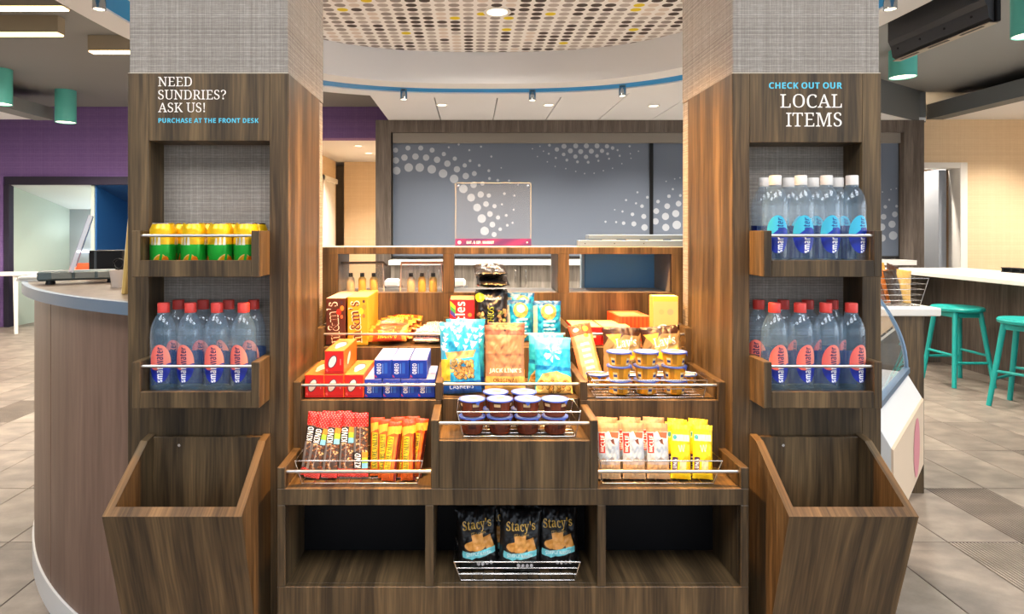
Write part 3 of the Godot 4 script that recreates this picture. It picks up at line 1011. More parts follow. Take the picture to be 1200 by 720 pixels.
func build_bar_side() -> void:
	# bar counter
	var c := thing("bar_counter", "white topped bar counter with grey wood panels behind the teal stools", "counter")
	solid(c, "counter_top", V(4.14, 0.88, 2.6), V(5.0, 0.92, 6.5), M.worktop, 0.004)
	solid(c, "wood_panel", V(4.62, 0.0, 5.0), V(4.66, 0.88, 6.3), M.greywood)
	solid(c, "wood_panel", V(4.62, 0.0, 3.7), V(4.66, 0.88, 4.98), M.greywood)
	solid(c, "wood_panel", V(4.2, 0.0, 6.3), V(4.66, 0.88, 6.34), M.greywood)
	solid(c, "plinth", V(4.67, 0.0, 2.8), V(4.95, 0.88, 6.4), M.dark)
	# stools
	var s := thing("bar_stool", "glossy teal bar stool pushed near the far end of the bar counter", "stool", V(4.14, 0, 5.45), 0.0, "teal bar stools")
	var mb := MB.new()
	mb.lathe([Vector2(0.0, 0.612), Vector2(0.165, 0.612), Vector2(0.188, 0.622), Vector2(0.192, 0.64), Vector2(0.184, 0.652), Vector2(0.15, 0.648), Vector2(0.0, 0.642)], 40)
	part(s, "seat", mb, M.stool)
	var legs := [[-1, -1], [1, -1], [1, 1], [-1, 1]]
	for q in legs:
		mb = MB.new()
		mb.bar(Vector3(q[0] * 0.105, 0.615, q[1] * 0.115), Vector3(q[0] * 0.165, 0.0, q[1] * 0.185), 0.02, 0.017, 12)
		part(s, "leg", mb, M.stool)
	for k in 4:
		var a: Array = legs[k]
		var b: Array = legs[(k + 1) % 4]
		var y := 0.2 if k % 2 == 0 else 0.26
		var f: float = 1.0 - y / 0.615
		var rx: float = lerpf(0.105, 0.165, f)
		var rz: float = lerpf(0.115, 0.185, f)
		mb = MB.new()
		mb.bar(Vector3(a[0] * rx, y, a[1] * rz), Vector3(b[0] * rx, y, b[1] * rz), 0.011, 0.011, 8)
		part(s, "footrest_rail", mb, M.stool)
	mb = MB.new()
	for k in 4:
		var a: Array = legs[k]
		var b: Array = legs[(k + 1) % 4]
		mb.box(Vector3(minf(a[0], b[0]) * 0.11 - 0.008, 0.57, minf(a[1], b[1]) * 0.118 - 0.008), Vector3(maxf(a[0], b[0]) * 0.11 + 0.008, 0.612, maxf(a[1], b[1]) * 0.118 + 0.008), 0.003)
	part(s, "apron", mb, M.stool)
	used[s] = true
	copy(s, V(4.07, 0, 4.66), "glossy teal bar stool standing apart from the pastry case", "", Vector3(0, 0.5, 0))
	# black condiment rack on the counter
	var r := thing("black_rack", "low black slotted rack on the white bar counter", "rack", V(4.86, 0.92, 5.35))
	mb = MB.new()
	mb.box(Vector3(-0.02, 0, -0.5), Vector3(0.06, 0.008, 0.6), 0.002)
	mb.box(Vector3(-0.02, 0.034, -0.5), Vector3(0.06, 0.042, 0.6), 0.002)
	part(r, "shelf_frame", mb, M.black)
	for k in 12:
		mb = MB.new()
		mb.box(Vector3(-0.02, 0.008, -0.49 + k * 0.097), Vector3(0.06, 0.034, -0.47 + k * 0.097), 0.001)
		part(r, "upright", mb, M.black)
	# screen hung from the ceiling
	var t := thing("hanging_screen", "black flat screen hung from the ceiling, seen from behind", "screen", V(2.73, 2.4, 3.76))
	mb = MB.new()
	mb.box(Vector3(0.03, 0.0, -0.40), Vector3(0.055, 0.55, 0.40), 0.004)
	part(t, "screen_panel", mb, M.black)
	mb = MB.new()
	mb.prism([Vector3(0.03, 0.004, -0.392), Vector3(-0.002, 0.02, -0.385), Vector3(-0.012, 0.09, -0.385), Vector3(-0.03, 0.12, -0.385), Vector3(-0.03, 0.46, -0.385), Vector3(0.03, 0.54, -0.392)], Vector3(0, 0, 0.775))
	part(t, "back_cover", mb, mat(C(40, 42, 46), 0.5))
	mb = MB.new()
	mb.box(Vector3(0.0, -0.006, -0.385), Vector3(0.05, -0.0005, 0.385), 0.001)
	part(t, "underside_reflection", mb, mat(C(150, 138, 124), 0.5))  # tan strip paints the floor reflected in the screen's underside
	for k in 3:
		mb = MB.new()
		mb.box(Vector3(0.008, -0.008, -0.33 + k * 0.25), Vector3(0.024, -0.005, -0.17 + k * 0.25), 0.001)
		part(t, "vent_slot", mb, M.black)
	for k in 4:
		mb = MB.new()
		mb.lathe([Vector2(0.0, 0.003), Vector2(0.007, 0.003), Vector2(0.007, 0.0)], 10, Transform3D(Basis(Vector3.BACK, PI / 2), Vector3(-0.009, 0.06, -0.32 + k * 0.2)))
		part(t, "screw", mb, M.black)
	mb = MB.new()
	mb.bar(Vector3(0.0, 0.4, 0.0), Vector3(0.0, 0.57, 0.0), 0.02, 0.02)
	part(t, "ceiling_pole", mb, M.dark)
	# round desk's outer counter end, with wire snack basket
	var e := thing("service_counter", "wood-fronted service counter with white top behind the pastry case", "counter")
	var cx1 := PX(1095, 3.17)
	solid(e, "counter_top", V(1.35, 0.88, 3.12), V(cx1, 0.92, 3.75), M.worktop, 0.005)
	solid(e, "wood_front", V(1.4, 0.0, 3.16), V(PX(1083, 3.16), 0.88, 3.7), M.wood)
	build_basket_of_snacks()
	build_case()

func wire_basket(called: String, label: String, xb0: float, xb1: float, xt0: float, xt1: float, y0: float, y1: float, d0: float, d1: float, flare: float, rails := 1, cat := "basket") -> Node3D:
	var o := thing(called, label, cat, V((xb0 + xb1) * 0.5, y0, (d0 + d1) * 0.5))
	var c := o.position
	var r := 0.0016
	var dt0 := d0 - flare
	var q := func(f: float) -> Array:
		var a := lerpf(xb0, xt0, f)
		var b := lerpf(xb1, xt1, f)
		var y := lerpf(y0 + r, y1, f)
		var da := lerpf(d0, dt0, f)
		return [V(a, y, da) - c, V(b, y, da) - c, V(b, y, d1) - c, V(a, y, d1) - c]
	var mb := MB.new()
	mb.tube(q.call(1.0), r * 1.2, 6, true)
	part(o, "rim_wire", mb, M.chrome)
	for k in range(1, rails):
		mb = MB.new()
		mb.tube(q.call(1.0 - float(k) / rails), r, 6, true)
		part(o, "side_wire", mb, M.chrome)
	mb = MB.new()
	mb.tube(q.call(0.0), r, 6, true)
	part(o, "base_wire", mb, M.chrome)
	var lo: Array = q.call(0.0)
	var hi: Array = q.call(1.0)
	for k in 4:
		mb = MB.new()
		mb.tube([lo[k], hi[k]], r, 6)
		part(o, "corner_wire", mb, M.chrome)
	mb = MB.new()
	var nx := int((xb1 - xb0) / 0.028)
	for k in range(1, nx):
		var x := lerpf(xb0, xb1, float(k) / nx)
		mb.tube([V(x, y0 + r, d0) - c, V(x, y0 + r, d1) - c], r * 0.75, 5)
	var nd := int((d1 - d0) / 0.028)
	for k in range(1, nd):
		var d := lerpf(d0, d1, float(k) / nd)
		mb.tube([V(xb0, y0 + r, d) - c, V(xb1, y0 + r, d) - c], r * 0.75, 5)
	part(o, "base_grid", mb, M.chrome)
	return o

func build_basket_of_snacks() -> void:
	var d := 3.2
	var x0 := 1.93
	var x1 := PX(1078, d)
	wire_basket("snack_basket", "open wire basket of wrapped snacks on the service counter", x0, x1, x0 - 0.02, x1 + 0.03, 0.92, 1.06, d, d + 0.26, 0.02, 5)
	var cols := [C(222, 146, 40), C(176, 96, 44), C(110, 64, 36), C(198, 110, 40), C(60, 44, 30), C(214, 170, 90), C(120, 60, 34), C(206, 126, 44), C(86, 50, 30), C(190, 92, 30), C(226, 160, 60), C(70, 42, 26)]
	rng.seed = 77
	for k in 12:
		var o := bag("snack_packet", 0.075, 0.17, 0.016, k + 60, mat(cols[k], 0.35), "small brown and orange wrapped snack piled in the wire basket", "packet", 10, 12)
		o.set_meta("group", "wrapped snacks in the wire basket")
		o.position = V(lerpf(x0 + 0.06, x1 - 0.04, (k % 6) / 5.0), 0.93 + (k / 6) * 0.03, d + 0.045 + (k / 6) * 0.09 + (k % 2) * 0.02)
		o.rotation = Vector3(rng.randf_range(-0.5, -0.15), rng.randf_range(-0.3, 0.3), rng.randf_range(-0.35, 0.35))

func build_case() -> void:
	# refrigerated pastry case standing on the round counter, turned outwards
	var o := thing("pastry_case", "glass-fronted refrigerated pastry case with white sloping base", "display case", V(1.70, 0, 2.5), 0.0)
	# local x runs along the case towards its far end, local z faces outwards
	var ux := Vector3(0.653, 0, -0.758)
	var uz := Vector3(0.758, 0, 0.653)
	o.basis = Basis(ux, Vector3.UP, uz)
	var L := -0.76
	var P := func(pts: Array, x0: float, x1: float) -> MB:
		var mb := MB.new()
		var poly := []
		for q in pts:
			poly.append(Vector3(x0, q[1], q[0]))
		mb.prism(poly, Vector3(x1 - x0, 0, 0))
		return mb
	part(o, "base_cabinet", P.call([[-0.5, 0.08], [-0.02, 0.08], [-0.02, 0.40], [-0.5, 0.40]], L, -0.03), M.wood)
	part(o, "white_front", P.call([[-0.5, 0.39], [0.05, 0.39], [0.05, 0.655], [0.0, 0.745], [-0.5, 0.745]], L, 0.0), M.white)
	var ap := P.call([[0.05, 0.40], [0.056, 0.40], [0.056, 0.65], [0.05, 0.655]], L, -0.002) as MB
	part(o, "cream_panel", ap, mat(C(232, 206, 176), 0.5))
	# pink oval emblem on the cream panel
	var em := MB.new()
	for i in 24:
		var a := TAU * i / 24
		var b := TAU * (i + 1) / 24
		var c := Vector3(-0.22, 0.52, 0.0572)
		em.tri(c, c + Vector3(cos(a) * 0.085, sin(a) * 0.105, 0), c + Vector3(cos(b) * 0.085, sin(b) * 0.105, 0), Vector3.BACK, Vector3.BACK, Vector3.BACK)
	part(o, "emblem", em, mat(C(226, 140, 148), 0.5))
	part(o, "bottom_rail", P.call([[-0.01, 0.745], [0.012, 0.745], [0.012, 0.765], [-0.01, 0.765]], L, 0.0), M.steel)
	# curved front glass
	var gm := MB.new()
	gm.sheet(1, 10, func(u, v): return Vector3(lerpf(L, -0.008, u), 0.765 + 0.275 * v, 0.0 - 0.10 * v * v), 1.0)
	part(o, "front_glass", gm, M.glass)
	var eg := MB.new()
	var prev := Vector2(0, 0.765)
	for k in 10:
		var v := (k + 1) / 10.0
		var q := Vector2(-0.10 * v * v, 0.765 + 0.275 * v)
		eg.face(Vector3(-0.006, prev.y, prev.x), Vector3(-0.006, q.y, q.x), Vector3(-0.006, q.y, -0.48), Vector3(-0.006, prev.y, -0.48), Vector3.RIGHT)
		prev = q
	part(o, "end_glass", eg, M.glass)
	var fr := MB.new()
	var pts := []
	for k in 11:
		var v := k / 10.0
		pts.append(Vector3(-0.006, 0.765 + 0.275 * v, -0.10 * v * v + 0.002))
	fr.tube(pts, 0.006, 6)
	part(o, "edge_strip", fr, M.steel)
	part(o, "top_board", P.call([[-0.5, 1.04], [-0.10, 1.04], [-0.088, 1.05], [-0.10, 1.066], [-0.5, 1.07]], L, 0.004), mat(C(170, 160, 150), 0.4, 0.3))
	part(o, "rear_wall", P.call([[-0.5, 0.745], [-0.48, 0.745], [-0.48, 1.039], [-0.5, 1.039]], L, 0.0), mat(C(206, 224, 232), 0.4))
	part(o, "glass_shelf", P.call([[-0.47, 0.88], [-0.1, 0.88], [-0.1, 0.888], [-0.47, 0.888]], L, -0.02), mat(C(196, 216, 226), 0.3))
	var lm := P.call([[-0.2, 1.026], [-0.15, 1.026], [-0.15, 1.039], [-0.2, 1.039]], L, -0.02) as MB
	part(o, "light_strip", lm, lamp_mat(Color(0.86, 0.95, 1.0), 3.0))
	var sl := SpotLight3D.new()
	sl.name = "case_light"
	o.add_child(sl)
	sl.position = Vector3(-0.3, 1.015, -0.17)
	sl.rotation = Vector3(-PI / 2, 0, 0)
	sl.light_energy = 0.25
	sl.spot_angle = 75
	sl.light_size = 0.1
	sl.light_color = Color(0.86, 0.95, 1.0)
	sl.shadow_enabled = true
	# wrapped food in the case
	rng.seed = 9
	for k in 6:
		var t := thing("food_tub", "pale wrapped food tub inside the pastry case", "tub", Vector3.ZERO, 0.0, "food tubs in the pastry case")
		var mb := MB.new()
		mb.lathe([Vector2(0.0, 0.0), Vector2(0.036, 0.0), Vector2(0.044, 0.05), Vector2(0.047, 0.05), Vector2(0.047, 0.058), Vector2(0.0, 0.062)], 16)
		part(t, "bowl", mb, mat([C(196, 176, 120), C(208, 214, 206), C(172, 140, 96)][k % 3], 0.4))
		mb = MB.new()
		mb.lathe([Vector2(0.0, 0.063), Vector2(0.048, 0.059), Vector2(0.048, 0.065), Vector2(0.0, 0.069)], 16)
		part(t, "lid", mb, mat(C(226, 232, 234), 0.3))
		t.position = o.transform * Vector3(-0.1 - 0.11 * k, 0.745 if k % 2 == 0 else 0.888, -0.2 - (0.05 if k % 2 else 0.0))

func build_front_desk() -> void:
	var o := thing("front_desk", "curved wood-veneer front desk with blue-grey rim", "desk")
	var a0 := deg_to_rad(28.0)
	var a1 := deg_to_rad(76.0)
	var P := func(r: float, a: float, y: float) -> Vector3: return V(CX - sin(a) * r, y, CD - cos(a) * r)
	var A := func(r: float, a: float) -> float: return a if a > a0 + 0.01 else maxf(a, asin(minf(1.0, 1.072 / r)))
	var sector := func(r0: float, r1: float, y0: float, y1: float, s0: float, s1: float, n: int) -> MB:
		var mb := MB.new()
		for i in n:
			var f0 := float(i) / n
			var f1 := float(i + 1) / n
			var a: float = lerpf(A.call(r1, s0), s1, f0)
			var b: float = lerpf(A.call(r1, s0), s1, f1)
			var c: float = lerpf(A.call(r0, s0), s1, f0)
			var e: float = lerpf(A.call(r0, s0), s1, f1)
			var na := Vector3(-sin(a), 0, cos(a))
			var nb := Vector3(-sin(b), 0, cos(b))
			mb.tri(P.call(r1, a, y0), P.call(r1, b, y0), P.call(r1, b, y1), na, nb, nb)
			mb.tri(P.call(r1, a, y0), P.call(r1, b, y1), P.call(r1, a, y1), na, nb, na)
			mb.tri(P.call(r0, c, y0), P.call(r0, e, y0), P.call(r0, e, y1), -na, -nb, -nb)
			mb.tri(P.call(r0, c, y0), P.call(r0, e, y1), P.call(r0, c, y1), -na, -nb, -na)
			mb.quad(P.call(r0, c, y1), P.call(r1, a, y1), P.call(r1, b, y1), P.call(r0, e, y1), Vector3.UP)
			mb.quad(P.call(r0, c, y0), P.call(r1, a, y0), P.call(r1, b, y0), P.call(r0, e, y0), Vector3.DOWN)
		for e in [s0, s1]:
			mb.face(P.call(r0, A.call(r0, e), y0), P.call(r1, A.call(r1, e), y0), P.call(r1, A.call(r1, e), y1), P.call(r0, A.call(r0, e), y1), Vector3(-cos(e), 0, -sin(e)) * (1.0 if e == s1 else -1.0))
		return mb
	for k in 3:
		var s0 := lerpf(a0, a1, k / 3.0) + 0.0015
		var s1 := lerpf(a0, a1, (k + 1) / 3.0) - 0.0015
		part(o, "veneer_panel", sector.call(2.235, 2.255, 0.09, 1.06, s0, s1, 16), M.desk)
	part(o, "carcass", sector.call(1.75, 2.234, 0.09, 1.06, a0, a1, 40), M.dark)
	part(o, "plinth", sector.call(1.8, 2.262, 0.0, 0.089, a0, a1, 40), M.white, "white kick plinth under the desk")
	part(o, "desk_top", sector.call(1.66, 2.275, 1.062, 1.0965, a0, a1 + 0.01, 40), M.desktop)
	part(o, "rim_band", sector.call(2.276, 2.296, 1.062, 1.098, a0, a1 + 0.01, 40), M.deskrim, "blue-grey edge band of the desk top")
	# things on the desk
	var y := 1.0965
	var D := 2.42
	var s := thing("sign_holder", "slanted clear acrylic plate in a grey slotted base on the front desk", "sign holder", V(PX(86, D), y, D + 0.05), 0.5)
	var mb := MB.new()
	mb.box(Vector3(-0.14, 0.014, -0.04), Vector3(0.13, 0.05, 0.04), 0.006)
	part(s, "base", mb, mat(C(76, 88, 88), 0.5))
	for k in 3:
		mb = MB.new()
		mb.box(Vector3(-0.095 + k * 0.075, 0.02, 0.039), Vector3(-0.03 + k * 0.075, 0.046, 0.044), 0.002)
		part(s, "slotted_plate", mb, mat(C(112, 114, 106), 0.5))
	for k in [-0.1, 0.1]:
		mb = MB.new()
		mb.lathe([Vector2(0.0, 0.0), Vector2(0.016, 0.0), Vector2(0.012, 0.016), Vector2(0.0, 0.016)], 12, Transform3D(Basis.IDENTITY, Vector3(k, 0, 0.02)))
		mb.lathe([Vector2(0.0, 0.0), Vector2(0.016, 0.0), Vector2(0.012, 0.016), Vector2(0.0, 0.016)], 12, Transform3D(Basis.IDENTITY, Vector3(k, 0, -0.02)))
		part(s, "foot", mb, M.black)
	mb = MB.new()
	mb.box(Vector3(-0.008, 0.0, -0.06), Vector3(0.008, 0.225, 0.06), 0.002, Transform3D(Basis(Vector3.BACK, -0.29), Vector3(-0.032, 0.045, 0)))
	var pm := mat(Color(0.92, 0.92, 0.98, 0.35), 0.08)
	pm.transparency = BaseMaterial3D.TRANSPARENCY_ALPHA
	part(s, "clear_plate", mb, pm)
	var bb := thing("black_box", "upright black box file standing on the front desk", "box", V(PX(117, 2.66), y, 2.74), 0.12)
	mb = MB.new()
	mb.box(Vector3(-0.066, 0.0, -0.05), Vector3(0.066, 0.118, 0.05), 0.002)
	part(bb, "box_body", mb, M.black)
	mb = MB.new()
	mb.box(Vector3(-0.045, 0.002, 0.0495), Vector3(-0.035, 0.116, 0.051), 0.0005)
	part(bb, "spine_strip", mb, mat(C(46, 52, 56), 0.3))
	var pap := [["paper_stack", "loose white papers lying behind the sign holder", C(232, 226, 214), 62, 2.62, 0.12], ["orange_leaflet", "orange printed leaflet behind the black box on the desk", C(216, 96, 44), 92, 2.9, -0.2]]
	for q in pap:
		mb = MB.new()
		mb.box(Vector3(-0.1, 0.0, -0.075), Vector3(0.1, 0.012, 0.075), 0.001, Transform3D(Basis(Vector3.UP, q[5]), Vector3.ZERO))
		mb.box(Vector3(-0.095, 0.0122, -0.07), Vector3(0.098, 0.02, 0.078), 0.001, Transform3D(Basis(Vector3.UP, q[5] + 0.1), Vector3.ZERO))
		var po := part(self, q[0], mb, mat(q[2], 0.7))
		po.position = V(PX(q[3], q[4]), y, q[4])
		tag(po, q[1], "paper")
	var cu := thing("paper_cup", "small pale cup on the front desk beside the wooden board", "cup", V(PX(139, 2.3), y, 2.3))
	mb = MB.new()
	mb.lathe([Vector2(0.0, 0.0), Vector2(0.022, 0.0), Vector2(0.03, 0.06), Vector2(0.0285, 0.06), Vector2(0.021, 0.003), Vector2(0, 0.003)], 20)
	part(cu, "cup_wall", mb, mat(C(206, 190, 176), 0.5))
	mb = MB.new()
	var rp := []
	for k in 16:
		rp.append(Vector3(cos(TAU * k / 16) * 0.018, 0.082 + sin(TAU * k / 16) * 0.018, 0.0))
	mb.tube(rp, 0.004, 6, true)
	part(cu, "ring_handle", mb, M.black)
	var wb := thing("wooden_board", "thin pale wooden board leaning beside the fabric pillar on the desk", "board", V(PX(143, 2.02), y, 2.06))
	mb = MB.new()
	mb.box(Vector3(-0.008, 0.0, -0.03), Vector3(0.004, 0.25, 0.03), 0.002, Transform3D(Basis(Vector3.BACK, -0.09), Vector3.ZERO))
	part(wb, "board_panel", mb, mat(C(208, 172, 96), 0.5))
	mb = MB.new()
	mb.box(Vector3(-0.010, 0.002, -0.028), Vector3(-0.0082, 0.248, 0.028), 0.0005, Transform3D(Basis(Vector3.BACK, -0.09), Vector3.ZERO))
	part(wb, "face_sheet", mb, mat(C(226, 206, 160), 0.5))

# ---------------------------------------------------------------- pillars, bins, stand
const DP := 1.744

func build_pillar(label: String, xl: float, xr: float, rl: float, rr: float, rtop: float, inner: float) -> Node3D:
	var o := thing("display_pillar", label, "pillar", Vector3.ZERO)
	var wt := 1.728
	var rec := 1.834
	# fabric covered column and its exposed lower core
	solid(o, "fabric_cover", V(xl + 0.002, wt, DP + 0.004), V(xr - 0.002, 2.6, 2.165), M.fabric, 0.002)
	solid(o, "fabric_core", V(xl + 0.004, 0, rec), V(xr - 0.004, wt, 2.165), M.fabric, 0.002)
	# wood front round the recess
	solid(o, "wood_stile", V(xl, 0, DP), V(rl, wt, rec), M.wood, 0.0012)
	solid(o, "wood_stile", V(rr, 0, DP), V(xr, wt, rec), M.wood, 0.0012)
	solid(o, "wood_header", V(rl, rtop, DP), V(rr, wt, rec), M.wood, 0.0012)
	solid(o, "wood_lower_panel", V(rl, 0, DP), V(rr, 0.845, rec), M.wood, 0.0012)
	# wood on both flanks
	solid(o, "wood_flank", V(xl - 0.001, 0, DP + 0.0005), V(xl + 0.014, wt, 2.10), M.wood, 0.0012)
	solid(o, "wood_flank", V(xr - 0.014, 0, DP + 0.0005), V(xr + 0.001, wt, 2.10), M.wood, 0.0012)
	var cap := solid(o, "edge_trim", V(xl, wt, DP + 0.0005), V(xr, wt + 0.002, DP + 0.004), mat(C(190, 176, 156), 0.5), 0.0)
	for y in [1.179, 0.838]:
		build_tray(o, rl, rr, y)
	return o

func build_tray(o: Node, x0: float, x1: float, y: float) -> void:
	var f := 1.659
	var w := 0.021
	var mb := MB.new()
	mb.box(Vector3(x0 + w, y, -(DP + 0.09)), Vector3(x1 - w, y + 0.018, -(f + 0.018)), 0.0008)
	mb.box(Vector3(x0 + w, y, -(f + 0.018)), Vector3(x1 - w, y + 0.043, -f), 0.0012)
	var t := part(o, "display_tray", mb, M.wood)
	solid(t, "end_panel", V(x0, y, f), V(x0 + w, y + 0.12, DP + 0.085), M.wood, 0.0012)
	solid(t, "end_panel", V(x1 - w, y, f), V(x1, y + 0.12, DP + 0.085), M.wood, 0.0012)
	var rb := MB.new()
	rb.bar(V(x0 + w - 0.002, y + 0.107, f + 0.01), V(x1 - w + 0.002, y + 0.107, f + 0.01), 0.0042, 0.0042, 12)
	part(t, "metal_rail", rb, M.rod)

func build_bin(label: String, x0: float, x1: float) -> void:
	var o := thing("wooden_bin", label, "bin", V((x0 + x1) * 0.5, 0, DP))
	var hx := (x1 - x0) * 0.5
	# outline in (height, distance out from the pillar)
	var zf := func(y: float) -> float: return 0.222 - (0.618 - y) * 0.298
	var side := [Vector2(0.0, 0.004), Vector2(0.0, zf.call(0.0)), Vector2(0.618, 0.222), Vector2(0.74, 0.044), Vector2(0.7465, 0.004)]
	for s in [-1.0, 1.0]:
		var mb := MB.new()
		var pl := []
		for q in side:
			pl.append(Vector3(s * hx, q.x, q.y))
		mb.prism(pl, Vector3(-s * 0.02, 0, 0))
		part(o, "side_panel", mb, M.wood)
	var mb := MB.new()
	mb.prism([Vector3(-hx + 0.02, 0.0, zf.call(0.0)), Vector3(-hx + 0.02, 0.618, 0.222), Vector3(-hx + 0.02, 0.6325, 0.2005), Vector3(-hx + 0.02, 0.0, zf.call(0.0) - 0.022)], Vector3(2 * hx - 0.04, 0, 0))
	part(o, "front_panel", mb, M.wood)
	mb = MB.new()
	mb.box(Vector3(-hx + 0.02, 0.0, 0.004), Vector3(hx - 0.02, 0.742, 0.018), 0.001)
	part(o, "back_panel", mb, M.wood)
	mb = MB.new()
	mb.box(Vector3(-hx + 0.02, 0.06, 0.018), Vector3(hx - 0.02, 0.08, 0.03), 0.001)
	part(o, "bottom_panel", mb, M.wood)
	mb = MB.new()
	mb.lathe([Vector2(0.0, 0.002), Vector2(0.004, 0.002), Vector2(0.004, 0.0)], 10, Transform3D(Basis(Vector3.RIGHT, PI / 2), Vector3(-hx * 0.45, 0.72, 0.018)))
	part(o, "screw", mb, M.chrome)

const XL := -0.4975
const XR := 0.7125

func build_stand() -> void:
	var o := thing("snack_stand", "stepped dark wood snack display stand between the two pillars", "display stand", Vector3.ZERO)
	var w := 0.021
	var wood: Material = M.wood
	# base with three cubbies
	solid(o, "plinth_board", V(XL, 0, 1.641), V(XR, 0.385, 1.661), wood)
	solid(o, "cubby_floor", V(XL + w, 0.365, 1.661), V(XR - w, 0.3845, 1.83), wood, 0.0005)
	solid(o, "cubby_back", V(XL + w, 0.3845, 1.83), V(XR - w, 0.637, 1.84), M.black, 0.0005)
	solid(o, "top_rail", V(XL, 0.594, 1.641), V(XR, 0.637, 1.661), wood)
	solid(o, "cubby_stile", V(XL, 0.385, 1.641), V(XL + w, 0.594, 1.661), wood)
	solid(o, "cubby_stile", V(XR - w, 0.385, 1.641), V(XR, 0.594, 1.661), wood)
	for x in [-0.118, 0.324]:
		solid(o, "cubby_divider", V(x, 0.385, 1.641), V(x + 0.022, 0.594, 1.83), wood)
	for x in [XL, XR - w]:
		solid(o, "end_panel", V(x, 0, 1.661), V(x + w, 0.637, 2.33), wood)
	# lower trays
	solid(o, "shelf_board", V(XL + w, 0.612, 1.661), V(XR - w, 0.6355, 1.83), wood, 0.0005)
	for x in [XL, XR - w]:
		solid(o, "tray_end", V(x, 0.637, 1.641), V(x + w, 0.6906, 1.79), wood)
	# raised centre box
	for x in [-0.103, 0.305]:
		solid(o, "tray_end", V(x, 0.637, 1.641), V(x + w, 0.813, 1.79), wood)
	solid(o, "front_board", V(-0.082, 0.637, 1.641), V(0.305, 0.7606, 1.659), wood)
	solid(o, "shelf_board", V(-0.082, 0.742, 1.659), V(0.305, 0.7600, 1.79), wood, 0.0005)
	# middle step
	for x in [XL, XR - w]:
		solid(o, "tray_end", V(x, 0.637, 1.79), V(x + w, 0.8757, 2.066), wood)
	solid(o, "riser_board", V(XL + w, 0.6355, 1.79), V(-0.083, 0.8246, 1.808), wood)
	solid(o, "riser_board", V(-0.082, 0.76, 1.808), V(0.3045, 0.8246, 1.822), wood)
	solid(o, "riser_board", V(0.3055, 0.6355, 1.79), V(XR - w, 0.8246, 1.808), wood)
	solid(o, "shelf_board", V(XL + w, 0.806, 1.8225), V(XR - w, 0.824, 2.066), wood, 0.0005)
	for x in [-0.1, 0.305]:
		solid(o, "tray_divider", V(x, 0.8246, 1.79), V(x + w, 0.8757, 2.066), wood)
	# top step
	for x in [XL, XR - w]:
		solid(o, "tray_end", V(x, 0.8757, 2.066), V(x + w, 0.9846, 2.33), wood)
	solid(o, "riser_board", V(XL + w, 0.8246, 2.066), V(XR - w, 0.9226, 2.084), wood)
	solid(o, "shelf_board", V(XL + w, 0.904, 2.084), V(XR - w, 0.922, 2.33), wood, 0.0005)
	for x in [-0.1, 0.305]:
		solid(o, "tray_divider", V(x, 0.9226, 2.066), V(x + w, 0.9846, 2.33), wood)
	# metal rails
	var rails := [[XL + w, -0.103, 0.676, 1.655], [0.326, XR - w, 0.676, 1.655], [-0.082, 0.305, 0.801, 1.655]]
	for lev in [[0.8635, 1.803], [0.9625, 2.078]]:
		rails.append([XL + w, -0.1, lev[0], lev[1]])
		rails.append([-0.079, 0.305, lev[0], lev[1] + (0.012 if lev[1] < 2.0 else 0.0)])
		rails.append([0.326, XR - w, lev[0], lev[1]])
	for r in rails:
		var mb := MB.new()
		mb.bar(V(r[0] - 0.001, r[2], r[3]), V(r[1] + 0.001, r[2], r[3]), 0.0045, 0.0045, 12)
		part(o, "metal_rail", mb, M.rod)
	# low wall with three openings behind the stand
	var D := 2.332
	var wl := slab("wall_counter", V(-0.72, 0, D), V(0.98, PY(343.5, D), D + 0.022), M.wood, "low wood-faced wall with three openings behind the stand", "wall")
	var ya := PY(343.5, D)
	var yb := PY(298, D)
	var yt := 1.238
	solid(wl, "face_rail", V(-0.72, yb, D), V(0.98, yt, D + 0.022), M.wood, 0.0008)
	var xs := [-0.72, PX(396, D), PX(519, D), PX(532, D), PX(654, D), PX(667, D), PX(787, D), 0.98]
	var lin := mat(C(120, 114, 110), 0.5)
	for k in 4:
		solid(wl, "face_post", V(xs[k * 2], ya, D), V(xs[k * 2 + 1], yb, D + 0.022), M.wood, 0.0008)
		solid(wl, "reveal_post", V(xs[k * 2] + 0.002, ya, D + 0.0225), V(xs[k * 2 + 1] - 0.002, yb, 2.56), lin, 0.0008)
	solid(wl, "reveal_sill", V(-0.72, 0.0, D + 0.0225), V(0.98, ya - 0.002, 2.56), lin, 0.0008)
	solid(wl, "ledge", V(-0.72, yb + 0.002, D + 0.0225), V(0.98, yt, 2.56), mat(C(196, 176, 158), 0.4), 0.001)

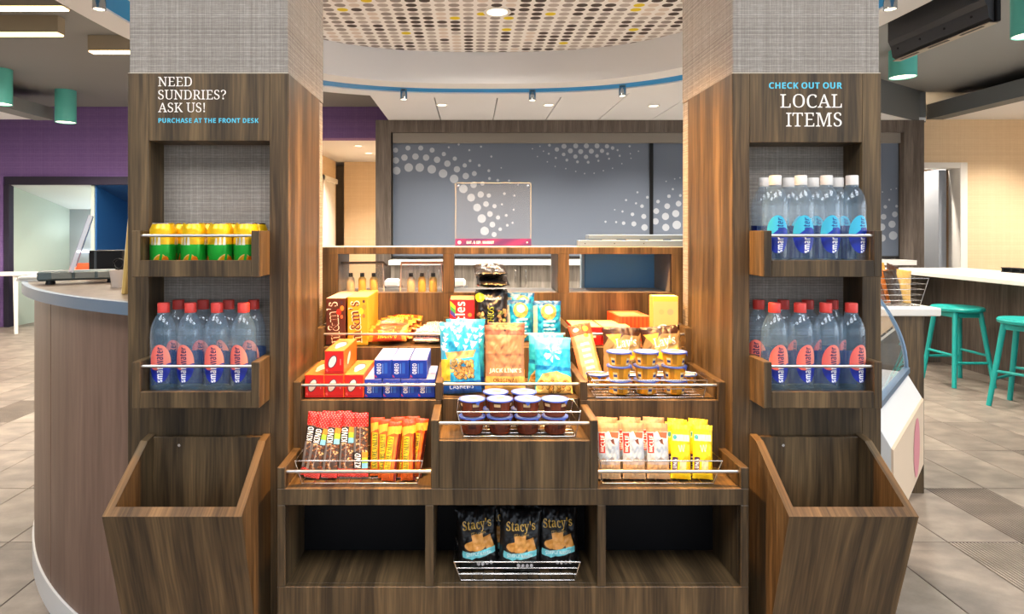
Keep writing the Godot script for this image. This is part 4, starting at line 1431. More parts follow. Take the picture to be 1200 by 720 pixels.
func build_ledge_things() -> void:
	# clear sign holder on the ledge
	var D := 2.42
	var y := 1.238
	var s := thing("acrylic_sign", "clear acrylic sign holder with purple strip standing on the wood ledge", "sign", V(PX(578, D), y, D))
	var hw := (622 - 533) / 2.0 / 750.0 * D
	var top := PY(214, D) - y
	var mb := MB.new()
	mb.box(Vector3(-hw, 0.0, -0.006), Vector3(hw, top, 0.0), 0.001)
	part(s, "clear_plate", mb, M.acrylic)
	var A := Art.new(512, 52, C(104, 40, 124))
	for x in 512:
		for yy in 52:
			A.im.set_pixel(x, yy, C(66, 26, 92).lerp(C(108, 30, 98), 0.5 + 0.5 * sin(x * 0.03 + yy * 0.06)))
	A.text(W("EAT. & SIP. MARKET"), 0.33, 0.5, 0.36, 0.036, Color.WHITE)
	A.oval(0.055, 0.5, 0.022, 0.022, Color.WHITE)
	A.oval(0.945, 0.5, 0.01, 0.01, Color.WHITE)
	mb = MB.new()
	mb.quad(Vector3(-hw, 0.002, 0.0012), Vector3(hw, 0.002, 0.0012), Vector3(hw, 0.03, 0.0012), Vector3(-hw, 0.03, 0.0012), Vector3.BACK, Vector2(0, 1), Vector2(1, 1), Vector2(1, 0), Vector2(0, 0))
	part(s, "printed_strip", mb, tmat(A.tex(), 0.5), "purple strip reading EAT. & SIP. MARKET")
	for q in [[-1, 1], [1, 1]]:
		mb = MB.new()
		mb.lathe([Vector2(0.0, 0.004), Vector2(0.0045, 0.003), Vector2(0.0045, 0.0)], 12, Transform3D(Basis(Vector3.RIGHT, PI / 2), Vector3(q[0] * (hw - 0.012), top - 0.014, 0.0005)))
		part(s, "stud", mb, M.chrome)
	for e in [[Vector3(-hw, 0, -0.0065), Vector3(-hw + 0.0025, top, 0.001)], [Vector3(hw - 0.0025, 0, -0.0065), Vector3(hw, top, 0.001)], [Vector3(-hw, top - 0.0025, -0.0065), Vector3(hw, top, 0.001)]]:
		mb = MB.new()
		mb.box(e[0], e[1], 0.0)
		part(s, "polished_edge", mb, mat(C(128, 136, 142), 0.25))
	# metal till on the ledge
	D = 2.40
	var t := thing("metal_till_rail", "stepped brushed metal rail housing lying on the wood ledge", "housing", V(PX(745, D), y, 2.44))
	mb = MB.new()
	mb.box(Vector3(PX(679, D) - PX(745, D), 0.0, -0.03), Vector3(0.30, 0.024, 0.04), 0.002)
	part(t, "lower_bar", mb, M.steel)
	mb = MB.new()
	mb.box(Vector3(PX(690, D) - PX(745, D), 0.0275, -0.03), Vector3(0.30, 0.045, 0.03), 0.002)
	part(t, "upper_bar", mb, M.steel)
	for k in 4:
		mb = MB.new()
		mb.box(Vector3(-0.12 + k * 0.088, 0.0242, 0.0), Vector3(-0.07 + k * 0.088, 0.0272, 0.028), 0.0005)
		part(t, "spacer", mb, M.white)
	for k in 3:
		mb = MB.new()
		mb.lathe([Vector2(0.0, 0.002), Vector2(0.002, 0.002), Vector2(0.002, 0.0)], 8, Transform3D(Basis(Vector3.RIGHT, PI / 2), Vector3(-0.19 + k * 0.11, 0.012, 0.04)))
		part(t, "rivet", mb, M.dark)
	# blue board behind the third opening
	var bo := thing("blue_board", "plain blue board standing behind the third wall opening", "board", V(PX(724, 2.565), 0.9, 2.565))
	mb = MB.new()
	mb.box(Vector3(PX(686, 2.62) - PX(724, 2.62), 0.0, -0.03), Vector3(0.30, 0.325, 0.0), 0.003)
	part(bo, "board_panel", mb, mat(C(98, 164, 220), 0.6))
	mb = MB.new()
	mb.box(Vector3(PX(682, 2.62) - PX(724, 2.62), 0.0, -0.03), Vector3(PX(685.6, 2.62) - PX(724, 2.62), 0.325, 0.002), 0.001)
	part(bo, "edge_strip", mb, mat(C(170, 196, 214), 0.3))
	mb = MB.new()
	mb.box(Vector3(-0.1, -0.9, -0.03), Vector3(0.3, 0.0, -0.0), 0.003)
	part(bo, "support", mb, M.dark)
	# clear toiletry pouches with little bottles in the first opening
	var ysill := PY(343.5, 2.332) - 0.002
	for q in [[424, 26.0, "clear zipped pouch of small bottles with grey zip in the first opening"], [494, 25.0, "clear zipped pouch of small bottles with pink zip in the first opening"]]:
		var d := 2.40
		var cx := PX(q[0], d)
		var hx: float = q[1] / 750.0 * d
		var hgt := 0.108
		var po := thing("clear_pouch", q[2], "pouch", V(cx, ysill, d))
		mb = MB.new()
		var front := func(u, v): return Vector3((u - 0.5) * 2.0 * hx * (1.0 - 0.05 * v), v * hgt, 0.028 * (1.0 - 0.8 * v))
		var back := func(u, v): return Vector3((u - 0.5) * 2.0 * hx * (1.0 - 0.05 * v), v * hgt, -0.028 * (1.0 - 0.8 * v))
		mb.sheet(6, 6, front, 1.0)
		mb.sheet(6, 6, back, -1.0)
		part(po, "clear_wall", mb, M.film)
		mb = MB.new()
		var grey: bool = q[0] < 450
		mb.tube([Vector3(-hx * 0.97, hgt, 0), Vector3(hx * 0.97, hgt + 0.001, 0), Vector3(hx * 1.15, hgt - 0.012, 0.004)], 0.0045, 8)
		part(po, "zip", mb, mat(C(92, 88, 84), 0.5) if grey else mat(C(226, 170, 140), 0.5))
		for e in [-1.0, 1.0]:
			mb = MB.new()
			mb.tube([Vector3(e * hx, 0.002, 0), Vector3(e * hx * 0.95, hgt, 0)], 0.003, 6)
			part(po, "side_piping", mb, mat(C(180, 172, 164), 0.4) if grey else mat(C(222, 184, 160), 0.4))
		for k in 3:
			var b := thing("toiletry_bottle", "small amenity bottle with black cap inside the %s pouch" % ("grey-zipped" if grey else "pink-zipped"), "bottle", V(cx - hx * 0.5 + k * hx * 0.52, ysill, d), 0.0, "amenity bottles in clear pouches")
			mb = MB.new()
			mb.lathe([Vector2(0.0, 0.0), Vector2(0.014, 0.0), Vector2(0.015, 0.003), Vector2(0.015, 0.048), Vector2(0.009, 0.056), Vector2(0.0, 0.056)], 16)
			part(b, "bottle_body", mb, mat([C(176, 160, 130), C(190, 146, 52), C(184, 150, 70)][k], 0.4))
			mb = MB.new()
			mb.lathe([Vector2(0.0, 0.056), Vector2(0.008, 0.056), Vector2(0.008, 0.07), Vector2(0.0, 0.071)], 14)
			part(b, "cap", mb, M.black)
	# two white desk telephones inside the round desk
	for q in [[460, 3.4, "white desk telephone seen through the first opening"], [537, 3.4, "white desk telephone seen through the middle opening"]]:
		var d: float = q[1]
		var tp := thing("desk_telephone", q[2], "telephone", V(PX(q[0], d), 0.92, d))
		mb = MB.new()
		mb.prism([Vector3(-0.05, 0, -0.07), Vector3(-0.05, 0, 0.07), Vector3(-0.05, 0.03, 0.07), Vector3(-0.05, 0.08, -0.07)], Vector3(0.1, 0, 0))
		part(tp, "phone_base", mb, M.dark)
		mb = MB.new()
		mb.box(Vector3(-0.045, 0.075, -0.065), Vector3(0.04, 0.12, 0.0), 0.012)
		part(tp, "handset", mb, M.white)
	var dk := thing("inner_worktop", "dark inner worktop of the round desk behind the low wall", "worktop")
	solid(dk, "worktop_slab", V(-0.72, 0.88, 2.95), V(0.9, 0.92, 3.6), mat(C(130, 126, 124), 0.4))
	solid(dk, "worktop_support", V(-0.6, 0.0, 3.1), V(0.8, 0.88, 3.5), M.greywood)

# ---------------------------------------------------------------- goods
func bag_surface(w: float, h: float, t: float, seed: int, bend := 0.0, side := 1.0) -> Callable:
	var nz := FastNoiseLite.new()
	nz.seed = seed
	nz.frequency = 1.0
	nz.fractal_octaves = 2
	return func(u: float, v: float) -> Vector3:
		var a := 2.0 * u - 1.0
		var b := 2.0 * v - 1.0
		var full := pow(maxf(0.0, 1.0 - a * a), 0.55) * pow(maxf(0.0, 1.0 - pow(absf(b), 2.6)), 0.7)
		var edge := pow(absf(b), 1.5)
		var wr := nz.get_noise_3d(a * 2.6, b * 3.2, side * 3.0) * 0.30 + nz.get_noise_2d(a * 9.0, b * 1.3 + side * 7.0) * 0.34 * edge
		var cr := 1.0 - absf(nz.get_noise_3d(a * 5.5 + 3.0, b * 5.0, side * 5.0)) * 2.2
		var z := side * t * full * (1.0 + wr * 0.85 + (cr - 0.5) * 0.09) + t * 0.28 * edge * nz.get_noise_2d(a * 4.0, 20.0 + b) * (1.0 - absf(a) * 0.4)
		var x := a * w * 0.5 * (1.0 - 0.05 * (1.0 - b * b) + 0.02 * nz.get_noise_2d(b * 4.0, 3.0 + signf(a)))
		return Vector3(x, v * h + 0.008 * h * nz.get_noise_2d(a * 3.0, 9.0), z + bend * b * b)

func bag(called: String, w: float, h: float, t: float, seed: int, m: Material, label: String, cat: String, nu := 16, nv := 22, seal := 0.07, bend := 0.0) -> Node3D:
	var o := thing(called, label, cat)
	nu = int(nu * 1.4)
	nv = int(nv * 1.4)
	var f := bag_surface(w, h, t, seed, bend, 1.0)
	var g := bag_surface(w, h, t, seed, bend, -1.0)
	var mb := MB.new()
	mb.sheet(nu, nv, f, 1.0, seal, 1.0 - seal)
	mb.sheet(nu, nv, g, -1.0, seal, 1.0 - seal)
	part(o, "packet_body", mb, m)
	for e in [0, 1]:
		mb = MB.new()
		var lo := 0.0 if e == 0 else 1.0 - seal
		var hi := seal if e == 0 else 1.0
		var zig := func(u, v): return f.call(u, v) + Vector3(0, 0, 0.0006 + 0.0005 * sin(v * 600.0))
		var zag := func(u, v): return g.call(u, v) + Vector3(0, 0, -0.0006 + 0.0005 * sin(v * 600.0))
		mb.sheet(nu, 4, zig, 1.0, lo, hi)
		mb.sheet(nu, 4, zag, -1.0, lo, hi)
		part(o, "top_seal" if e else "bottom_seal", mb, m)
	return o

func pack(called: String, w: float, h: float, d: float, m: Material, label: String, cat := "box") -> Node3D:
	# carton: art on the left half of its picture is the front, top right the lid, bottom right the side
	var o := thing(called, label, cat)
	var mb := MB.new()
	mb.box(Vector3(-w / 2, 0, -d / 2), Vector3(w / 2, h, d / 2), 0.0012, Transform3D.IDENTITY, {"front": Rect2(0.005, 0.005, 0.49, 0.99), "top": Rect2(0.505, 0.005, 0.49, 0.49), "side": Rect2(0.505, 0.505, 0.49, 0.49), "edge": Vector2(0.51, 0.51)})
	part(o, "carton_body", mb, m)
	mb = MB.new()
	mb.box(Vector3(-w / 2 + 0.002, h * 0.12, d / 2 - 0.0004), Vector3(w / 2 - 0.002, h - 0.0015, d / 2 + 0.0005), 0.0003, Transform3D.IDENTITY, {"front": Rect2(0.02, 0.02, 0.46, 0.87), "top": Rect2(0.505, 0.005, 0.1, 0.1), "side": Rect2(0.505, 0.505, 0.1, 0.1)})
	part(o, "end_flap", mb, m)
	return o

func bottle(label: String, lab: Material, cap: Material) -> Node3D:
	var o := thing("water_bottle", label, "bottle")
	var mb := MB.new()
	mb.lathe([Vector2(0.0, 0.004), Vector2(0.02, 0.003), Vector2(0.028, 0.0), Vector2(0.0325, 0.004), Vector2(0.0335, 0.012), Vector2(0.0335, 0.165), Vector2(0.0325, 0.178), Vector2(0.029, 0.193), Vector2(0.0225, 0.208), Vector2(0.016, 0.217), Vector2(0.0125, 0.222), Vector2(0.0125, 0.232), Vector2(0.0, 0.232)], 28)
	part(o, "bottle_body", mb, M.water)
	mb = MB.new()
	mb.lathe([Vector2(0.0126, 0.2195), Vector2(0.0165, 0.2195), Vector2(0.0165, 0.2225), Vector2(0.0126, 0.2225)], 24)
	part(o, "neck_ring", mb, M.water)
	mb = MB.new()
	mb.lathe([Vector2(0.0128, 0.2235), Vector2(0.0152, 0.2235), Vector2(0.0154, 0.229), Vector2(0.0149, 0.2293), Vector2(0.0154, 0.2297), Vector2(0.0154, 0.247), Vector2(0.0142, 0.249), Vector2(0.0, 0.249)], 24)
	part(o, "cap", mb, cap)
	# oval front label wrapped on the wall, and the dark back print
	mb = MB.new()
	var R := 0.0338
	var oval := func(u, v):
		var an: float = (u - 0.5) * 2.0
		var bb: float = (v - 0.5) * 2.0
		var px: float = an * sqrt(maxf(0.0, 1.0 - bb * bb * 0.62)) * 0.0285
		var py: float = bb * sqrt(maxf(0.0, 1.0 - an * an * 0.4)) * 0.05
		var th: float = px / R
		return Vector3(sin(th) * R, 0.092 + py, cos(th) * R)
	mb.sheet(10, 14, oval, 1.0)
	part(o, "front_label", mb, lab)
	mb = MB.new()
	var back := func(u, v):
		var th: float = PI + (u - 0.5) * 2.7
		return Vector3(sin(th) * R, 0.025 + 0.09 * v, cos(th) * R)
	mb.sheet(8, 4, back, 1.0)
	part(o, "back_label", mb, M.backprint)
	return o

func can(m: Material) -> Node3D:
	var o := thing("drink_can", "yellow and green soda can", "can")
	var mb := MB.new()
	mb.lathe([Vector2(0.022, 0.004), Vector2(0.024, 0.0), Vector2(0.027, 0.001), Vector2(0.033, 0.011), Vector2(0.033, 0.104), Vector2(0.031, 0.109), Vector2(0.0275, 0.117), Vector2(0.0268, 0.119)], 28, Transform3D.IDENTITY, -PI, PI)
	part(o, "can_wall", mb, m)
	mb = MB.new()
	mb.lathe([Vector2(0.0268, 0.119), Vector2(0.0272, 0.122), Vector2(0.0255, 0.122), Vector2(0.0245, 0.117), Vector2(0.0, 0.117)], 28)
	part(o, "can_lid", mb, M.chrome)
	mb = MB.new()
	mb.box(Vector3(-0.007, 0.1172, -0.004), Vector3(0.007, 0.1184, 0.018), 0.0005)
	part(o, "pull_tab", mb, M.chrome)
	return o

func cup(called: String, label: String, r: float, h: float, body: Material, lid: Material, seed: int) -> Node3D:
	var o := thing(called, label, "cup")
	var mb := MB.new()
	mb.lathe([Vector2(0.0, 0.001), Vector2(r * 0.74, 0.0), Vector2(r * 0.80, 0.003), Vector2(r * 0.80, h * 0.12), Vector2(r * 0.93, h * 0.86), Vector2(r * 0.93, h * 0.92), Vector2(r, h * 0.93), Vector2(r, h), Vector2(0, h)], 28, Transform3D.IDENTITY, -PI, PI)
	part(o, "cup_wall", mb, body)
	mb = MB.new()
	var nz := FastNoiseLite.new()
	nz.seed = seed
	nz.frequency = 90.0
	for i in 28:
		var a := TAU * i / 28
		var b := TAU * (i + 1) / 28
		var rr := r * 1.03
		var pa := Vector3(sin(a) * rr, h + 0.0004, cos(a) * rr)
		var pb := Vector3(sin(b) * rr, h + 0.0004, cos(b) * rr)
		var qa := Vector3(sin(a) * r * 0.55, h + 0.0012 + 0.0008 * nz.get_noise_2d(sin(a), cos(a)), cos(a) * r * 0.55)
		var qb := Vector3(sin(b) * r * 0.55, h + 0.0012 + 0.0008 * nz.get_noise_2d(sin(b), cos(b)), cos(b) * r * 0.55)
		var c := Vector3(0, h + 0.0008, 0)
		var uv := func(p: Vector3) -> Vector2: return Vector2(p.x / rr * 0.5 + 0.5, p.z / rr * 0.5 + 0.5)
		mb.tri(pa, pb, qb, Vector3.UP, Vector3.UP, Vector3.UP, uv.call(pa), uv.call(pb), uv.call(qb))
		mb.tri(pa, qb, qa, Vector3.UP, Vector3.UP, Vector3.UP, uv.call(pa), uv.call(qb), uv.call(qa))
		mb.tri(c, qa, qb, Vector3.UP, Vector3.UP, Vector3.UP, uv.call(c), uv.call(qa), uv.call(qb))
		var na := Vector3(sin(a), 0, cos(a))
		mb.quad(pa, pb, pb - Vector3(0, 0.003, 0), pa - Vector3(0, 0.003, 0), na, Vector2(0.5, 0.01), Vector2(0.5, 0.01), Vector2(0.5, 0.01), Vector2(0.5, 0.01))
	# pull tab of the foil
	var ta := 0.5
	mb.tri(Vector3(sin(ta) * r * 1.03, h, cos(ta) * r * 1.03), Vector3(sin(ta + 0.5) * r * 1.03, h, cos(ta + 0.5) * r * 1.03), Vector3(sin(ta + 0.25) * r * 1.07, h - 0.010, cos(ta + 0.25) * r * 1.07), Vector3(sin(ta), 0, cos(ta)), Vector3(sin(ta), 0, cos(ta)), Vector3(sin(ta), 0, cos(ta)), Vector2(0.5, 0.01), Vector2(0.5, 0.01), Vector2(0.5, 0.01))
	part(o, "foil_lid", mb, lid)
	return o

func nuts(A: Art, x0: float, y0: float, x1: float, y1: float, n: int, s: float, cols: Array, seed: int) -> void:
	var r := RandomNumberGenerator.new()
	r.seed = seed
	for i in n:
		var x := r.randf_range(x0, x1)
		var y := r.randf_range(y0, y1)
		var a := r.randf() * TAU
		A.oval(x, y, s * 1.15, s * 0.75, (cols[0] as Color).darkened(0.35), a)
		A.oval(x - s * 0.1, y - s * 0.06, s, s * 0.62, cols[1 + r.randi() % (cols.size() - 1)], a)

func art_materials() -> void:
	M.backprint = mat(C(20, 30, 104), 0.4)
	var A := Art.new(200, 400, C(232, 112, 100))
	for y in 400:                       # dyed label: coral over royal blue with a wavy border
		for x in 200:
			var wave := 235.0 + 36.0 * sin(x * 0.022 + 0.4)
			A.im.set_pixel(x, y, C(24, 44, 160) if y > wave else C(236, 100, 92).lerp(C(236, 150, 130), clampf(x / 200.0, 0, 1)))
	A.text(W("water"), 0.5, 0.30, 0.95, 0.34, C(26, 30, 80), -PI / 2)
	A.text(W("smart"), 0.5, 0.755, 0.95, 0.34, Color.WHITE, -PI / 2)
	M.label_red = tmat(A.tex(), 0.35)
	A = Art.new(200, 400, C(60, 170, 214))
	for y in 400:
		for x in 200:
			var wave := 170.0 + 50.0 * sin(x * 0.02 + 1.5)
			A.im.set_pixel(x, y, C(20, 44, 160) if y > wave else C(58, 178, 214))
	A.text(W("water"), 0.62, 0.30, 0.95, 0.32, C(20, 60, 130), -PI / 2)
	A.text(W("smart"), 0.62, 0.755, 0.95, 0.34, Color.WHITE, -PI / 2)
	M.label_blue = tmat(A.tex(), 0.35)
	# soda can wrap, front at the middle
	A = Art.new(512, 288, C(30, 168, 52))
	A.rect(0, 0, 1, 0.43, C(238, 190, 20))
	for k in 3:
		var cx := 0.17 + k * 0.33
		for q in 3:
			A.poly([[cx - 0.07 + q * 0.05, 0.44], [cx - 0.055 + q * 0.05, 0.30 - 0.03 * q], [cx - 0.035 + q * 0.05, 0.30 - 0.03 * q], [cx - 0.03 + q * 0.05, 0.44]], C(244, 236, 214))
		A.oval(cx + 0.04, 0.84, 0.085, 0.13, C(244, 200, 120), 0.5)
		A.oval(cx + 0.045, 0.845, 0.078, 0.122, C(226, 160, 20), 0.5)
		A.poly([[cx + 0.02, 1.0], [cx + 0.065, 0.62], [cx + 0.095, 0.62], [cx + 0.06, 1.0]], C(30, 168, 52))
		A.oval(cx + 0.12, 0.88, 0.055, 0.12, C(232, 120, 24), 0.1)
		A.oval(cx + 0.135, 0.86, 0.02, 0.02, C(120, 220, 130))
	M.can = tmat(A.tex(), 0.28)
	M.can.metallic = 0.35
	# black chip bag
	A = Art.new(300, 380, C(16, 15, 16))
	A.text(W("Stacy's", "serifbold"), 0.5, 0.27, 0.72, 0.24, C(222, 176, 74), -0.06)
	A.text(W("PITA CHIPS", "serif"), 0.52, 0.385, 0.36, 0.04, C(222, 176, 74), -0.06)
	A.oval(0.42, 0.62, 0.27, 0.15, C(70, 52, 40))
	A.poly([[0.62, 0.46], [0.82, 0.42], [0.9, 0.62], [0.7, 0.66]], C(206, 142, 66))
	A.oval(0.42, 0.59, 0.26, 0.11, C(214, 146, 66))
	A.poly([[0.34, 0.42], [0.62, 0.38], [0.66, 0.58], [0.38, 0.60]], C(226, 160, 82))
	A.poly([[0.10, 0.66], [0.32, 0.70], [0.6, 0.66], [0.92, 0.62], [0.92, 0.72], [0.6, 0.77], [0.32, 0.81], [0.10, 0.77]], C(120, 208, 214))
	A.text(W("SIMPLY NAKED"), 0.5, 0.722, 0.62, 0.075, C(226, 240, 236), -0.05)
	for k in 4:
		A.oval(0.48 + k * 0.105, 0.89, 0.04, 0.045, C(206, 200, 200))
	M.bag_black = tmat(A.tex(), 0.3)
	# gold chip bag
	A = Art.new(300, 360, C(148, 124, 86))
	A.rect(0, 0, 1, 0.1, C(48, 28, 20))
	A.poly([[0, 0.08], [1, 0.08], [0.9, 0.16], [0.5, 0.14], [0.3, 0.3], [0.12, 0.18], [0, 0.36]], C(60, 34, 22))
	A.poly([[0.05, 0.14], [0.45, 0.12], [0.3, 0.36]], C(238, 168, 70))
	A.oval(0.56, 0.42, 0.36, 0.24, C(186, 162, 112))
	A.poly([[0.16, 0.42], [0.5, 0.5], [0.92, 0.42], [0.9, 0.52], [0.5, 0.64], [0.2, 0.54]], C(250, 196, 40))
	A.text(W("Lay's", "serifbold"), 0.56, 0.31, 0.56, 0.27, Color.WHITE, -0.08)
	M.bag_gold = tmat(A.tex(), 0.32)
	# jerky bag
	A = Art.new(300, 460, C(164, 120, 84))
	A.rect(0, 0, 1, 0.12, C(120, 72, 48))
	A.rect(0, 0.12, 1, 0.07, C(172, 124, 88))
	A.rect(0, 0.40, 1, 0.03, C(150, 104, 74))
	A.rect(0, 0.74, 1, 0.26, C(226, 172, 84))
	A.poly([[0.2, 0.5], [0.5, 0.42], [0.8, 0.5], [0.72, 0.62], [0.28, 0.62]], C(176, 126, 88))
	A.text(W("JACK LINK'S"), 0.5, 0.66, 0.84, 0.12, C(240, 226, 206))
	A.text(W("ORIGINAL"), 0.5, 0.80, 0.62, 0.09, C(96, 50, 24))
	A.oval(0.5, 0.05, 0.025, 0.025, C(30, 20, 16))
	M.bag_jerky = tmat(A.tex(), 0.35)
	# cashew bag
	A = Art.new(300, 460, C(44, 168, 216))
	for k in 26:
		rng.seed = 200 + k
		var px := rng.randf()
		var py := rng.randf() * 0.36
		A.poly([[px, py], [px + 0.14, py + 0.02], [px + 0.05, py + 0.08]], C(206, 234, 244))
	A.poly([[0.1, 0.42], [0.9, 0.40], [0.82, 0.50], [0.16, 0.52]], C(236, 176, 110))
	A.rect(0.0, 0.52, 0.22, 0.3, C(238, 206, 60))
	nuts(A, 0.26, 0.54, 0.8, 0.78, 60, 0.055, [C(150, 94, 40), C(222, 172, 96), C(206, 150, 74), C(232, 190, 120)], 4)
	A.rect(0.0, 0.83, 1.0, 0.17, C(30, 96, 186))
	A.text(W("CASHEWS"), 0.5, 0.90, 0.6, 0.1, Color.WHITE)
	M.bag_cashew = tmat(A.tex(), 0.3)
	# pistachio bag
	A = Art.new(300, 440, C(22, 20, 22))
	nuts(A, 0.04, 0.42, 0.24, 0.95, 26, 0.07, [C(96, 74, 50), C(190, 160, 110), C(160, 130, 86), C(140, 150, 80)], 5)
	nuts(A, 0.74, 0.38, 0.97, 0.95, 30, 0.07, [C(96, 74, 50), C(196, 150, 96), C(170, 124, 76), C(150, 160, 86)], 6)
	A.text(W("PISTACHIOS", "sans"), 0.47, 0.62, 0.95, 0.19, C(196, 206, 50), -PI / 2)
	A.text(W("Wonderful"), 0.55, 0.14, 0.5, 0.08, C(230, 228, 224))
	A.oval(0.14, 0.12, 0.14, 0.13, C(228, 226, 40))
	M.bag_pistachio = tmat(A.tex(), 0.3)
	A = Art.new(300, 440, C(22, 20, 22))
	A.poly([[0.1, 0.25], [0.5, 0.2], [0.85, 0.3], [0.6, 0.4], [0.2, 0.36]], C(176, 152, 104))
	A.poly([[0.45, 0.27], [0.75, 0.24], [0.7, 0.33]], C(206, 196, 60))
	A.poly([[0.3, 0.7], [0.8, 0.66], [0.7, 0.8]], C(120, 96, 60))
	M.bag_dark = tmat(A.tex(), 0.3)
	# blue granola bag
	A = Art.new(300, 420, C(22, 150, 196))
	A.rect(0.0, 0.0, 1.0, 0.1, C(16, 90, 150))
	A.rect(0.0, 0.12, 0.14, 0.88, C(220, 206, 186))
	A.oval(0.55, 0.26, 0.28, 0.26, C(230, 164, 84))
	A.oval(0.56, 0.22, 0.15, 0.14, C(214, 222, 224))
	for k in 4:
		A.rect(0.36, 0.46 + k * 0.09, 0.44 - 0.06 * (k % 2), 0.045, C(206, 232, 240))
	nuts(A, 0.4, 0.84, 0.7, 0.9, 8, 0.06, [C(150, 94, 40), C(236, 206, 140)], 7)
	M.bag_granola = tmat(A.tex(), 0.3)
	# blue snack bag with the chips below
	A = Art.new(300, 420, C(40, 172, 220))
	A.rect(0.0, 0.0, 1.0, 0.22, C(84, 190, 226))
	rng.seed = 31
	for k in 12:
		var an := rng.randf() * TAU
		A.poly([[0.5 + 0.05 * cos(an), 0.3 + 0.04 * sin(an)], [0.5 + 0.26 * cos(an + 0.1), 0.3 + 0.17 * sin(an + 0.1)], [0.5 + 0.2 * cos(an + 0.4), 0.3 + 0.13 * sin(an + 0.4)]], C(226, 242, 248))
	A.poly([[0.0, 0.5], [1.0, 0.56], [1.0, 0.62], [0.0, 0.58]], C(20, 126, 196))
	A.poly([[0.2, 0.66], [0.6, 0.62], [1.0, 0.72], [1.0, 1.0], [0.0, 1.0], [0.06, 0.8]], C(240, 206, 120))
	nuts(A, 0.12, 0.80, 0.92, 0.96, 24, 0.07, [C(150, 94, 40), C(206, 146, 60), C(232, 186, 96)], 8)
	M.bag_snack = tmat(A.tex(), 0.3)
	# fruit and nut bar, clear wrapper with a red patterned end
	for flip in [false, true]:
		A = Art.new(128, 560, C(70, 60, 56))
		nuts(A, 0.04, 0.2, 0.96, 0.9, 150, 0.09, [C(60, 36, 24), C(150, 96, 56), C(96, 56, 34), C(206, 176, 130), C(120, 80, 50)], 9)
		A.rect(0.0, 0.14, 0.2, 0.76, C(126, 122, 120))
		A.rect(0.46, 0.18, 0.07, 0.72, C(136, 132, 130))
		for e in [[0.0, 0.22], [0.88, 1.0]]:
			A.rect(0, e[0], 1, e[1] - e[0], C(200, 22, 22))
			for k in 36:
				A.oval(((k % 5) + 0.5 * ((k / 5) % 2)) / 5.0 + 0.05, lerpf(e[0], e[1], (k / 5 + 0.5) / 7.2), 0.034, 0.034, C(226, 150, 140))
		var y0 := 0.62 if flip else 0.23
		A.rect(0.0, y0, 0.62, 0.25, C(30, 26, 26))
		A.rect(0.62, y0, 0.38, 0.085, C(244, 132, 36))
		A.rect(0.62, y0 + 0.085, 0.38, 0.085, C(150, 196, 50))
		A.rect(0.62, y0 + 0.17, 0.38, 0.08, C(120, 190, 226))
		A.text(W("KIND"), 0.33, y0 + 0.125, 0.95, 0.42, Color.WHITE, -PI / 2)
		M["bar_nut_flip" if flip else "bar_nut"] = tmat(A.tex(), 0.28)
	# oat bar
	A = Art.new(128, 480, C(204, 90, 26))
	A.rect(0, 0, 1, 0.12, C(214, 70, 24))
	A.poly([[0.0, 0.1], [1.0, 0.06], [1.0, 0.22], [0.5, 0.2], [0.0, 0.26]], C(246, 170, 60))
	A.rect(0.1, 0.26, 0.46, 0.62, C(214, 184, 34))
	A.rect(0.62, 0.26, 0.16, 0.6, C(222, 120, 40))
	A.text(W("NATURE VALLEY", "serifbold"), 0.33, 0.57, 2.2, 0.34, C(58, 92, 40), -PI / 2)
	A.rect(0.84, 0.2, 0.16, 0.8, C(104, 30, 22))
	M.bar_oat = tmat(A.tex(), 0.3)
	# energy bar
	A = Art.new(200, 460, C(172, 188, 202))
	A.rect(0, 0, 1, 0.16, C(180, 142, 98))
	A.poly([[0.4, 0.15], [1, 0.15], [1, 0.30], [0.75, 0.36], [0.5, 0.26]], C(240, 236, 232))
	A.poly([[0.5, 0.15], [0.95, 0.16], [0.9, 0.27], [0.6, 0.25]], C(168, 96, 60))
	A.poly([[0.55, 0.3], [0.7, 0.27], [0.75, 0.38], [0.62, 0.36]], C(110, 60, 44))
	A.poly([[0.0, 0.68], [0.2, 0.62], [0.4, 0.66], [0.6, 0.60], [0.8, 0.66], [1, 0.62], [1, 1], [0, 1]], C(172, 160, 152))
	A.rect(0, 0.74, 1, 0.26, C(196, 160, 116))
	A.rect(0.03, 0.18, 0.26, 0.36, C(190, 52, 38))
	A.text(W("CLIF"), 0.185, 0.32, 0.46, 0.18, Color.WHITE, -PI / 2)
	A.text(W("BAR"), 0.15, 0.47, 0.2, 0.14, Color.WHITE, -PI / 2)
	A.text(W("WHITE CHOCOLATE", "serif"), 0.5, 0.80, 0.72, 0.05, C(120, 86, 60))
	M.bar_energy = tmat(A.tex(), 0.4)
	# yellow bar
	A = Art.new(200, 460, C(244, 206, 24))
	A.rect(0.05, 0.18, 0.85, 0.12, C(240, 232, 196))
	A.oval(0.16, 0.23, 0.1, 0.1, C(60, 150, 170))
	A.text(W("W"), 0.48, 0.43, 0.34, 0.3, C(252, 240, 190), -0.1)
	A.rect(0.05, 0.6, 0.24, 0.28, C(60, 34, 80))
	A.text(W("LUNA"), 0.17, 0.74, 0.5, 0.17, Color.WHITE, -PI / 2)
	A.rect(0.4, 0.66, 0.34, 0.18, C(250, 236, 170))
	M.bar_yellow = tmat(A.tex(), 0.4)
	# cartons: left half front, right halves lid and side
	A = Art.new(256, 160, C(206, 28, 24))
	A.rect(0.5, 0, 0.5, 0.5, C(232, 120, 66))
	A.rect(0.5, 0.5, 0.5, 0.5, C(238, 104, 30))
